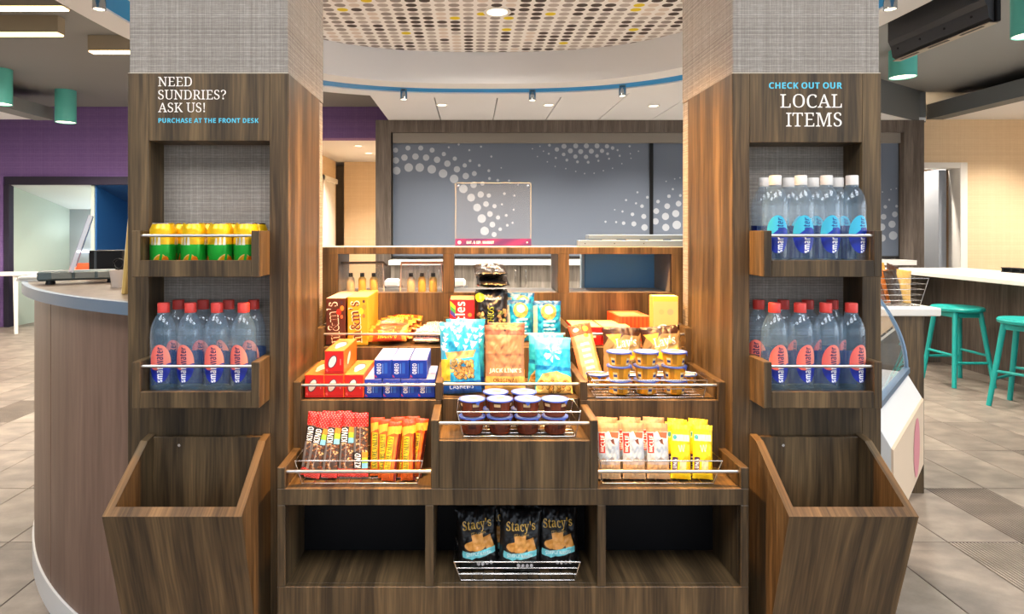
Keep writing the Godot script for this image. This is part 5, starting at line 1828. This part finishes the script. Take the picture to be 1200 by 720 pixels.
	for q in [[0.2, 0.48, -1.2, 0.15], [0.75, 0.26, 0.0, 0.12], [0.68, 0.75, -1.0, 0.08]]:
		A.oval(q[0], q[1], q[3] * 1.25, q[3] * 0.7, C(60, 40, 70), q[2])
		A.oval(q[0], q[1], q[3] * 1.1, q[3] * 0.55, C(240, 234, 226), q[2])
		A.oval(q[0] - 0.02, q[1] + 0.06, q[3] * 0.6, q[3] * 0.5, C(240, 234, 226), q[2])
	A.poly([[0.03, 0.82], [0.07, 0.78], [0.09, 0.9], [0.05, 0.94]], C(236, 96, 90))
	A.rect(0.40, 0.36, 0.02, 0.28, C(226, 150, 140))
	M.carton_red = tmat(A.tex(), 0.4)
	A = Art.new(256, 160, C(22, 54, 160))
	A.rect(0.5, 0, 0.5, 0.5, C(140, 160, 222))
	A.oval(0.74, 0.2, 0.12, 0.07, C(236, 240, 250))
	A.rect(0.5, 0.36, 0.5, 0.14, C(226, 190, 190))
	A.rect(0.5, 0.5, 0.5, 0.5, C(30, 70, 176))
	A.text(W("OREO"), 0.14, 0.48, 0.36, 0.13, C(240, 244, 250), -PI / 2)
	A.rect(0.24, 0.2, 0.03, 0.55, C(110, 150, 220))
	A.rect(0.30, 0.15, 0.09, 0.6, C(40, 90, 190))
	A.poly([[0.02, 0.95], [0.02, 0.8], [0.09, 0.95]], C(226, 70, 90))
	M.carton_blue = tmat(A.tex(), 0.4)
	for q in [["carton_brown", C(74, 34, 22), C(212, 168, 150), C(96, 46, 28)], ["carton_yellow", C(210, 152, 32), C(226, 194, 116), C(214, 164, 50)]]:
		A = Art.new(300, 320, q[1])
		A.rect(0.5, 0, 0.5, 0.5, q[2])
		A.rect(0.5, 0.5, 0.5, 0.5, q[3])
		A.text(W("m&m's", "serifbold"), 0.185, 0.52, 0.92, 0.29, C(240, 230, 214), -PI / 2 - 0.08)
		A.text(W("m&m's", "serifbold"), 0.19, 0.52, 0.87, 0.24, C(92, 42, 26), -PI / 2 - 0.08)
		A.oval(0.33, 0.3, 0.06, 0.07, C(206, 40, 30) if q[0] == "carton_brown" else C(240, 200, 60))
		A.oval(0.41, 0.22, 0.05, 0.06, C(226, 130, 50))
		A.oval(0.40, 0.4, 0.035, 0.045, C(214, 100, 60))
		A.oval(0.40, 0.1, 0.03, 0.035, C(60, 40, 60))
		M[q[0]] = tmat(A.tex(), 0.4)
	A = Art.new(300, 320, C(204, 24, 28))
	A.rect(0.5, 0, 0.5, 0.5, C(240, 150, 110))
	A.poly([[0.0, 0.02], [0.12, 0.16], [0.12, 0.34], [0.0, 0.2]], C(240, 200, 40))
	A.poly([[0.0, 0.12], [0.12, 0.24], [0.12, 0.34], [0.0, 0.24]], C(70, 160, 70))
	A.poly([[0.0, 0.22], [0.12, 0.34], [0.12, 0.44], [0.0, 0.32]], C(70, 60, 150))
	A.text(W("Skittles"), 0.21, 0.5, 0.95, 0.2, C(246, 236, 230), -PI / 2)
	A.oval(0.4, 0.36, 0.04, 0.05, C(206, 130, 60))
	M.carton_rainbow = tmat(A.tex(), 0.4)
	A = Art.new(256, 256, C(176, 24, 26))
	A.rect(0.5, 0, 0.5, 0.5, C(236, 178, 118))
	for k in 5:
		A.rect(0.53, 0.06 + k * 0.085, 0.44, 0.03, C(246, 222, 184))
	A.rect(0.1, 0.3, 0.3, 0.3, C(240, 220, 200))
	M.carton_peach = tmat(A.tex(), 0.45)
	A = Art.new(256, 256, C(232, 84, 40))
	A.rect(0.5, 0, 0.5, 0.5, C(240, 112, 72))
	for k in 8:
		A.rect(0.0 + k * 0.06, 0.0, 0.02, 1.0, C(196, 50, 26))
	A.rect(0.55, 0.1, 0.35, 0.25, C(248, 170, 130))
	M.carton_orange = tmat(A.tex(), 0.45)
	A = Art.new(300, 320, C(216, 180, 124))
	A.rect(0, 0, 0.5, 0.12, C(246, 190, 80))
	A.oval(0.2, 0.72, 0.12, 0.13, C(250, 244, 236))
	A.oval(0.2, 0.72, 0.09, 0.09, C(190, 110, 90))
	A.oval(0.2, 0.71, 0.075, 0.07, C(250, 240, 230))
	A.oval(0.17, 0.34, 0.05, 0.06, C(206, 170, 120))
	A.oval(0.34, 0.34, 0.06, 0.07, C(226, 160, 130))
	A.rect(0.5, 0, 0.5, 0.5, C(248, 226, 170))
	A.rect(0.5, 0.5, 0.5, 0.5, C(244, 190, 100))
	M.carton_cream = tmat(A.tex(), 0.45)
	# lying candy bars
	A = Art.new(400, 128, C(190, 68, 24))
	A.text(W("Reese's", "serifbold"), 0.5, 0.5, 0.5, 0.2, C(250, 206, 80))
	A.rect(0.0, 0.0, 0.12, 1, C(204, 130, 50))
	A.rect(0.88, 0.0, 0.12, 1, C(204, 130, 50))
	M.bar_orange = tmat(A.tex(), 0.3)
	A = Art.new(400, 128, C(232, 222, 214))
	A.text(W("SNICKERS"), 0.5, 0.5, 0.72, 0.16, C(40, 40, 110))
	A.rect(0.0, 0.0, 0.09, 1, C(80, 50, 40))
	A.rect(0.91, 0.0, 0.09, 1, C(80, 50, 40))
	A.rect(0.1, 0.8, 0.8, 0.1, C(190, 40, 40))
	M.bar_white = tmat(A.tex(), 0.3)
	# candy bag
	A = Art.new(220, 440, C(206, 172, 138))
	A.rect(0, 0, 1, 0.2, C(222, 74, 34))
	A.oval(0.28, 0.1, 0.12, 0.07, C(246, 230, 220))
	A.oval(0.7, 0.1, 0.14, 0.1, C(244, 150, 40))
	A.oval(0.66, 0.22, 0.12, 0.07, C(110, 160, 60))
	A.rect(0, 0.2, 0.14, 0.8, C(232, 130, 90))
	A.rect(0.86, 0.2, 0.14, 0.8, C(240, 150, 90))
	for k in 5:
		A.rect(0.3, 0.34 + k * 0.1, 0.4, 0.05, C(250, 240, 228))
	M.bag_candy = tmat(A.tex(), 0.35)
	# pudding and dip cups
	A = Art.new(512, 96, C(112, 50, 30))
	for k in 4:
		A.rect(0.05 + k * 0.25, 0.3, 0.11, 0.32, C(80, 40, 30))
		A.rect(0.06 + k * 0.25, 0.42, 0.09, 0.08, C(206, 176, 130))
	M.cup_brown = tmat(A.tex(), 0.25)
	A = Art.new(512, 96, C(222, 152, 34))
	for k in 4:
		A.rect(0.04 + k * 0.25, 0.34, 0.08, 0.07, C(196, 60, 30))
		A.rect(0.05 + k * 0.25, 0.52, 0.07, 0.2, C(236, 210, 150))
		A.rect(0.055 + k * 0.25, 0.58, 0.06, 0.08, C(40, 60, 130))
		A.rect(0.14 + k * 0.25, 0.34, 0.07, 0.36, C(170, 116, 30))
	M.cup_gold = tmat(A.tex(), 0.3)
	A = Art.new(128, 128, C(66, 96, 190))
	A.oval(0.5, 0.5, 0.42, 0.42, C(148, 164, 208))
	A.poly([[0.2, 0.3], [0.8, 0.25], [0.85, 0.5], [0.6, 0.75], [0.15, 0.6]], C(212, 208, 200))
	A.oval(0.55, 0.48, 0.2, 0.14, C(200, 170, 126))
	M.foil = tmat(A.tex(), 0.35)

func build_goods() -> void:
	art_materials()
	# --- cans and bottles on the pillars
	var cn := can(M.can)
	for x in [-0.824, -0.742, -0.670, -0.601]:
		put(cn, V(x, 1.1975, 1.713), "yellow and green soda can in the front row on the SUNDRIES pillar", "front row of soda cans", Vector3(0, rng.randf_range(-0.5, 0.5), 0))
	for x in [-0.8035, -0.736, -0.6685, -0.601]:
		put(cn, V(x, 1.1975, 1.785), "yellow and green soda can in the back row on the SUNDRIES pillar", "back row of soda cans", Vector3(0, rng.randf_range(-1, 1), 0))
	var br := bottle("clear water bottle", M.label_red, M.redcap)
	var bb := bottle("clear water bottle", M.label_blue, M.whitecap)
	rng.seed = 4
	for q in [["SUNDRIES", [-0.823, -0.751, -0.680, -0.609], [-0.817, -0.748, -0.677, -0.607], 0.857, br, "red cap"], ["LOCAL ITEMS", [0.8125, 0.881, 0.9495, 1.018], [0.8035, 0.872, 0.9405, 1.009], 0.857, br, "red cap"], ["LOCAL ITEMS", [0.8146, 0.883, 0.9515, 1.020], [0.8186, 0.887, 0.9555, 1.024], 1.1975, bb, "white cap"]]:
		for x in q[1]:
			put(q[4], V(x, q[3], 1.7135), "clear water bottle with %s in the front row on the %s pillar" % [q[5], q[0]], "front row of %s bottles" % q[5], Vector3(0, rng.randf_range(-0.3, 0.2), 0))
		for x in q[2]:
			put(q[4], V(x, q[3], 1.7875), "clear water bottle with %s in the back row on the %s pillar" % [q[5], q[0]], "back row of %s bottles" % q[5], Vector3(0, rng.randf_range(-0.8, 0.8), 0))
	# --- lower left: nut bars and oat bars in a wire basket
	wire_basket("wire_basket", "shallow wire basket under the nut bars and oat bars", -0.442, -0.140, -0.458, -0.126, 0.637, 0.70, 1.672, 1.782, 0.008, 2)
	var nb := bag("nut_bar", 0.041, 0.165, 0.009, 3, M.bar_nut, "fruit and nut bar", "snack bar", 8, 20, 0.1)
	var nf := bag("nut_bar", 0.041, 0.165, 0.009, 4, M.bar_nut_flip, "fruit and nut bar turned upside down with its name at the foot", "snack bar", 8, 20, 0.1)
	var lean := -0.30
	for q in [[-0.424, 1.70, -0.16], [-0.378, 1.70, -0.05], [-0.438, 1.718, -0.06], [-0.395, 1.722, -0.03], [-0.336, 1.708, 0.0]]:
		put(nb, V(q[0], 0.642, q[1]), "red-ended clear fruit and nut bar standing in the wire basket", "fruit and nut bars", Vector3(lean, 0, q[2]))
	put(nf, V(-0.295, 0.642, 1.706), "", "", Vector3(lean, 0, 0.04))
	put(nb, V(-0.348, 0.642, 1.724), "red-ended clear fruit and nut bar standing in the wire basket", "fruit and nut bars", Vector3(lean, 0, 0.02))
	var ob := bag("oat_bar", 0.038, 0.150, 0.009, 6, M.bar_oat, "orange and yellow oat bar standing in the wire basket", "snack bar", 8, 18, 0.08)
	for q in [[-0.252, 1.716, 0.02, 0.0], [-0.228, 1.700, 0.03, 0.0], [-0.218, 1.686, -0.10, -0.03], [-0.178, 1.702, -0.06, 0.0], [-0.166, 1.688, 0.0, 0.0], [-0.152, 1.712, -0.12, 0.0], [-0.196, 1.72, 0.02, 0.0], [-0.160, 1.726, 0.0, 0.0]]:
		put(ob, V(q[0], 0.642 if q[1] > 1.69 else 0.64, q[1]), "orange and yellow oat bar standing in the wire basket", "oat bars", Vector3(lean + 0.06 + q[3], 0, q[2]))
	# --- lower right: energy bars and yellow bars
	wire_basket("wire_basket", "shallow wire basket under the energy bars and yellow bars", 0.343, 0.633, 0.336, 0.653, 0.637, 0.70, 1.672, 1.782, 0.008, 2)
	var eb := bag("energy_bar", 0.060, 0.142, 0.011, 8, M.bar_energy, "white and tan energy bar", "snack bar", 12, 20, 0.1)
	var yb := bag("yellow_bar", 0.054, 0.138, 0.011, 9, M.bar_yellow, "bright yellow snack bar", "snack bar", 12, 20, 0.1)
	var beside := ["beside the raised centre box", "between the other energy bars", "beside the yellow bars"]
	var cols3 := [0.3665, 0.4315, 0.4960]
	for ci in 3:
		var c: float = cols3[ci]
		for k in 3:
			put(eb, V(c + [0.0, -0.002, 0.003][k], 0.642, 1.692 + k * 0.028), "white and tan energy bar at the %s of the stack %s" % [["front", "middle", "back"][k], beside[ci]], "energy bars", Vector3(-0.20, 0, [-0.02, 0.04, -0.05][k]))
	var cols2 := [0.5540, 0.6120]
	for ci in 2:
		var c: float = cols2[ci]
		for k in 3:
			put(yb, V(c + 0.002 * k, 0.642, 1.692 + k * 0.028), "bright yellow snack bar at the %s of the stack %s" % [["front", "middle", "back"][k], ["beside the energy bars", "beside the stand's end panel"][ci]], "yellow bars", Vector3(-0.20, 0, [-0.07, 0.0, -0.1][k]))
	# --- centre: pudding cups
	wire_basket("wire_basket", "shallow wire basket holding brown pudding cups", -0.020, 0.272, -0.036, 0.284, 0.761, 0.829, 1.668, 1.782, 0.01, 2)
	var pc := cup("pudding_cup", "brown pudding cup", 0.0345, 0.043, M.cup_brown, M.foil, 3)
	for x in [0.003, 0.0765, 0.150, 0.2225]:
		for k in 2:
			put(pc, V(x, 0.765 + k * 0.045, 1.699), "brown pudding cup with blue foil lid, %s of a front stack" % ["bottom", "top"][k], "front pudding cups", Vector3(0, rng.randf_range(-1, 1), 0))
	for x in [0.068, 0.146]:
		for k in 2:
			put(pc, V(x, 0.765 + k * 0.046, 1.769), "brown pudding cup with blue foil lid, %s of a rear stack" % ["bottom", "top"][k], "rear pudding cups", Vector3(0, rng.randf_range(-1, 1), 0))
	# --- middle step left: red and blue cartons
	var y2 := 0.8246
	var rc := pack("red_carton", 0.0553, 0.066, 0.2, M.carton_red, "red cookie carton")
	for x in [PX(367.9, 1.81), PX(391, 1.81), PX(414.5, 1.81)]:
		put(rc, V(x, y2, 1.916), "red cookie carton standing on the middle step", "red cartons on the step")
	put(rc, V(PX(391.3, 1.81), y2 + 0.0675, 1.916), "red cookie carton stacked on top of the other red cartons")
	rc.set_meta("group", "red cartons on the step")
	var oc := pack("blue_carton", 0.0492, 0.053, 0.18, M.carton_blue, "blue cookie carton")
	for x in [436.9, 458.3, 479.3, 499.4]:
		put(oc, V(PX(x, 1.81), y2, 1.906), "blue cookie carton in the bottom row on the middle step", "bottom row of blue cartons")
	for x in [448.2, 468.9, 490.0]:
		put(oc, V(PX(x, 1.81), y2 + 0.0545, 1.906), "blue cookie carton in the top row of its stack", "top row of blue cartons")
	# --- middle step centre: stand-up bags
	var cb := bag("cashew_bag", 0.118, 0.205, 0.024, 12, M.bag_cashew, "blue cashew bag with a picture of nuts, in front", "bag", 20, 26, 0.06)
	put(cb, V(PX(541, 1.83), y2 + 0.004, 1.850), "", "", Vector3(-0.14, 0.06, 0.03))
	put(cb, V(PX(545, 1.88), y2 + 0.004, 1.905), "blue cashew bag standing behind another of its kind", "", Vector3(-0.14, -0.05, 0.0))
	var jb := bag("jerky_bag", 0.116, 0.190, 0.018, 14, M.bag_jerky, "brown jerky bag at the front of the row of jerky bags", "bag", 18, 26, 0.06)
	put(jb, V(PX(592.5, 1.83), y2 + 0.004, 1.842), "", "", Vector3(-0.20, 0.0, 0.0))
	put(jb, V(PX(592, 1.87), y2 + 0.004, 1.889), "brown jerky bag in the middle of the row of jerky bags", "", Vector3(-0.18, 0.0, 0.015))
	put(jb, V(PX(594, 1.9), y2 + 0.004, 1.936), "brown jerky bag at the back of the row of jerky bags", "", Vector3(-0.20, 0.0, -0.01))
	var sb := bag("chip_bag", 0.108, 0.160, 0.022, 15, M.bag_snack, "bright blue snack bag in front beside the jerky bags", "bag", 18, 24, 0.06)
	put(sb, V(PX(650, 1.83), y2 + 0.004, 1.850), "", "", Vector3(-0.30, -0.08, 0.02))
	put(sb, V(PX(640, 1.9), y2 + 0.004, 1.925), "bright blue snack bag tucked behind the front one beside the jerky", "", Vector3(-0.22, 0.1, -0.06))
	# --- middle step right: dip cups in a basket, chip bags behind
	wire_basket("wire_basket", "wire basket holding gold dip cups", 0.352, 0.658, 0.345, 0.668, 0.825, 0.876, 1.812, 1.905, 0.004, 2)
	var gc := cup("dip_cup", "gold dip cup", 0.0355, 0.039, M.cup_gold, M.foil, 7)
	for x in [PX(727, 1.84), PX(759, 1.84), PX(792, 1.84)]:
		for k in 3:
			put(gc, V(x, 0.829 + k * 0.0405, 1.856), "gold dip cup with pale foil lid, %s of a front stack" % ["bottom", "middle", "top"][k], "front dip cups", Vector3(0, rng.randf_range(-0.6, 0.6), 0))
	for x in [PX(701, 1.94), PX(738, 1.94), PX(772, 1.94), PX(803, 1.94)]:
		put(gc, V(x, 0.8255, 1.945), "single gold dip cup behind the front stacks", "rear dip cups", Vector3(0, rng.randf_range(-1, 1), 0))
	var gb := bag("crisp_bag", 0.125, 0.165, 0.026, 18, M.bag_gold, "gold and brown crisp bag beside the tall cream carton", "bag", 20, 24, 0.06)
	put(gb, V(PX(781, 2.0), y2 + 0.008, 2.008), "", "", Vector3(-0.12, -0.1, 0.10))
	put(gb, V(PX(730, 2.0), y2 + 0.004, 2.006), "gold and brown crisp bag beside the orange candy bag", "", Vector3(-0.14, 0.08, -0.03))
	var kb := bag("candy_bag", 0.075, 0.185, 0.014, 20, M.bag_candy, "orange and cream candy bag leaning against the top step", "bag", 14, 24, 0.05)
	put(kb, V(PX(699, 1.93), y2 + 0.004, 1.985), "", "", Vector3(-0.36, 0.1, 0.15))
	# --- top step left: candy cartons and bars
	var y3 := 0.9226
	var mc := pack("brown_carton", 0.064, 0.155, 0.235, M.carton_brown, "brown candy carton standing at the end of the top step")
	put(mc, V(PX(393.6, 2.095), y3, 2.21))
	var my := pack("yellow_carton", 0.066, 0.159, 0.235, M.carton_yellow, "yellow candy carton standing next to the brown carton")
	put(my, V(PX(419.3, 2.095), y3, 2.21))
	var lying := Vector3(-PI / 2, 0, 0)
	var ro := bag("orange_bar", 0.128, 0.045, 0.012, 22, M.bar_orange, "orange candy bar", "candy bar", 18, 10, 0.08)
	for r in 4:
		for k in 3 if r > 0 else 2:
			put(ro, V(PX(454, 2.1) + 0.003 * ((r + k) % 2) + r * 0.012, y3 + 0.013 + k * (0.022 if r else 0.006), 2.095 + k * (0.0 if r else 0.03) + r * 0.055), "orange candy bar in layer %d, row %d of the flat pile" % [k + 1, r + 1], "flat pile of orange candy bars", Vector3(-0.5 if r == 0 else -PI / 2 + 0.25, 0, 0.02))
	var sn := bag("white_bar", 0.100, 0.042, 0.011, 24, M.bar_white, "white candy bar", "candy bar", 18, 10, 0.08)
	for r in 4:
		for k in 2:
			put(sn, V(PX(500, 2.1) + 0.003 * k + r * 0.008, y3 + 0.013 + k * 0.021, 2.105 + r * 0.05), "white candy bar in layer %d, row %d of the flat pile" % [k + 1, r + 1], "flat pile of white candy bars", Vector3(-PI / 2 + 0.25, 0, -0.02))
	# --- top step centre
	var sk := pack("rainbow_carton", 0.083, 0.146, 0.13, M.carton_rainbow, "red candy carton with rainbow corner beside the pistachio bag")
	put(sk, V(PX(541.5, 2.11), y3, 2.20))
	var pb := bag("pistachio_bag", 0.110, 0.170, 0.03, 26, M.bag_pistachio, "black pistachio bag standing upright with yellow sticker", "bag", 20, 26, 0.06)
	put(pb, V(PX(576, 2.12), y3 + 0.004, 2.13), "", "", Vector3(-0.06, 0, 0))
	put(pb, V(PX(577, 2.2), y3 + 0.004, 2.2), "black pistachio bag standing behind the upright one", "", Vector3(-0.05, 0.1, 0.01))
	var pl := bag("pistachio_bag", 0.112, 0.165, 0.018, 27, M.bag_dark, "crumpled black pistachio bag", "bag", 22, 26, 0.06)
	put(pl, V(PX(578, 2.12), y3 + 0.196, 2.115), "black pistachio bag lying flat on top of the two upright ones", "", Vector3(-PI / 2 + 0.1, 0.06, -0.05))
	put(pl, V(PX(576, 2.12), y3 + 0.232, 2.118), "black pistachio bag at the very top of the pile", "", Vector3(-PI / 2 + 0.12, -0.1, 0.14))
	var gr := bag("granola_bag", 0.094, 0.140, 0.02, 28, M.bag_granola, "blue granola bag with orange arc next to the tray divider", "bag", 18, 24, 0.06)
	put(gr, V(PX(641.5, 2.11), y3 + 0.003, 2.118), "", "", Vector3(-0.10, -0.05, 0.0))
	put(gr, V(PX(610, 2.13), y3 + 0.003, 2.155), "blue granola bag leaning next to the black pistachio bag", "", Vector3(-0.16, 0.12, 0.02))
	put(gr, V(PX(611, 2.17), y3 + 0.022, 2.205), "blue granola bag behind two others, showing only its top", "", Vector3(-0.12, 0.0, -0.02))
	# --- top step right
	var pk := pack("peach_carton", 0.094, 0.060, 0.16, M.carton_peach, "flat carton with peach lid next to the tray divider")
	put(pk, V(PX(687, 2.12), y3, 2.18))
	put(pk, V(PX(721, 2.12), y3, 2.18), "flat carton with peach lid next to the orange carton")
	var ok := pack("orange_carton", 0.11, 0.085, 0.15, M.carton_orange, "ribbed orange carton lying on the top step")
	put(ok, V(0.552, y3, 2.248), "", "", Vector3(0, 0.06, 0))
	var ck := pack("cream_carton", 0.084, 0.158, 0.05, M.carton_cream, "tall cream and orange carton standing by the stand's end panel")
	put(ck, V(0.647, y3, 2.15), "", "", Vector3(0, -0.04, 0))
	# --- bottom cubby
	wire_basket("wire_basket", "wire basket of black chip bags in the bottom cubby", -0.027, 0.270, -0.044, 0.283, 0.386, 0.439, 1.668, 1.80, 0.008, 3)
	var st := bag("black_chip_bag", 0.112, 0.155, 0.024, 30, M.bag_black, "black chip bag with teal band upright in the middle of the cubby basket", "bag", 20, 26, 0.05)
	put(st, V(PX(608, 1.70), 0.394, 1.703), "", "", Vector3(-0.16, 0.0, -0.05))
	put(st, V(PX(562, 1.71), 0.392, 1.715), "tilted black chip bag with teal band leaning towards the middle bag in the cubby", "", Vector3(-0.2, 0.05, 0.06))
	put(st, V(PX(654, 1.71), 0.396, 1.715), "straight black chip bag with teal band next to the middle bag in the cubby", "", Vector3(-0.2, -0.05, 0.0))
	put(st, V(PX(586, 1.76), 0.396, 1.762), "black chip bag mostly hidden behind the other cubby bags", "black bags at the back of the cubby", Vector3(-0.12, 0.1, 0.05))
	put(st, V(PX(632, 1.76), 0.396, 1.762), "black chip bag mostly hidden behind the other cubby bags", "black bags at the back of the cubby", Vector3(-0.12, -0.1, -0.06))

func build_signs(lp: Node, rp: Node) -> void:
	var d := DP - 0.0008
	var T := func(p: Node, s: String, font: String, a: float, b: float, t: float, u: float, m: Material) -> void:
		vinyl(p, s, font, PX(a, DP), PX(b, DP), PY(u, DP), PY(t, DP), d, m)
	T.call(lp, "NEED", "serif", 185.5, 225, 90.2, 101.2, M.lettwhite)
	T.call(lp, "SUNDRIES?", "serif", 185.5, 265, 105.4, 116.6, M.lettwhite)
	T.call(lp, "ASK US!", "serif", 185.5, 240.3, 120.4, 131.6, M.lettwhite)
	T.call(lp, "PURCHASE AT THE FRONT DESK", "bold", 185.8, 303.2, 138.6, 144.2, M.lettblue)
	T.call(rp, "CHECK OUT OUR", "bold", 901, 986.7, 96.6, 104.0, M.lettblue)
	T.call(rp, "LOCAL", "serif", 914.3, 986.3, 110.3, 126.6, M.lettwhite)
	T.call(rp, "ITEMS", "serif", 921, 986.2, 131.8, 148.4, M.lettwhite)

func _ready() -> void:
	rng.seed = 1
	# camera: level, 1.3 m up, lens shifted
	var cam := Camera3D.new()
	cam.name = "camera"
	cam.projection = Camera3D.PROJECTION_FRUSTUM
	cam.near = 0.05
	cam.far = 60.0
	cam.size = 720.0 / 750.0 * 0.05
	cam.frustum_offset = Vector2(48.0 / 750.0 * 0.05, -90.0 / 750.0 * 0.05)
	add_child(cam)
	cam.position = Vector3(0, 1.3, 0)
	cam.current = true
	var env := Environment.new()
	env.background_mode = Environment.BG_SKY
	var sky := Sky.new()
	var sm := ProceduralSkyMaterial.new()
	sm.sky_top_color = C(150, 186, 232)
	sm.sky_horizon_color = C(222, 232, 242)
	sm.ground_bottom_color = C(120, 114, 106)
	sm.ground_horizon_color = C(190, 186, 180)
	sm.sky_energy_multiplier = 0.9
	sm.ground_energy_multiplier = 0.7
	sky.sky_material = sm
	env.sky = sky
	env.tonemap_mode = Environment.TONE_MAPPER_LINEAR
	env.tonemap_exposure = 1.36
	env.sdfgi_enabled = true
	env.ssao_enabled = true
	env.ssil_enabled = true
	var we := WorldEnvironment.new()
	we.name = "world_environment"
	we.environment = env
	add_child(we)
	# daylight entering by the lobby glazing behind the viewer and by the side glazing
	area("daylight_front", V(0.5, 1.7, -3.9), V(0.5, 1.3, 2.0), Vector2(10.8, 2.0), 4.6, Color(0.94, 0.97, 1.0))
	area("daylight_side", V(7.7, 1.55, -0.2), V(0.0, 1.0, 1.2), Vector2(7.4, 2.4), 15.0, Color(0.93, 0.97, 1.0))
	make_materials()
	build_room()
	build_hatch()
	build_booth()
	build_front_desk()
	build_bar_side()
	var lp := build_pillar("fabric and dark wood pillar lettered NEED SUNDRIES? ASK US!", -0.935, -0.498, -0.879, -0.549, 1.5437, 1.0)
	var rp := build_pillar("fabric and dark wood pillar lettered CHECK OUT OUR LOCAL ITEMS", 0.7125, 1.117, 0.759, 1.066, 1.5395, -1.0)
	build_signs(lp, rp)
	build_bin("open wedge-shaped wooden bin under the SUNDRIES pillar", -0.878, -0.5455)
	build_bin("open wedge-shaped wooden bin under the LOCAL ITEMS pillar", 0.7565, 1.065)
	build_stand()
	build_ledge_things()
	build_ceiling_lamps()
	build_ring_spots()
	build_goods()
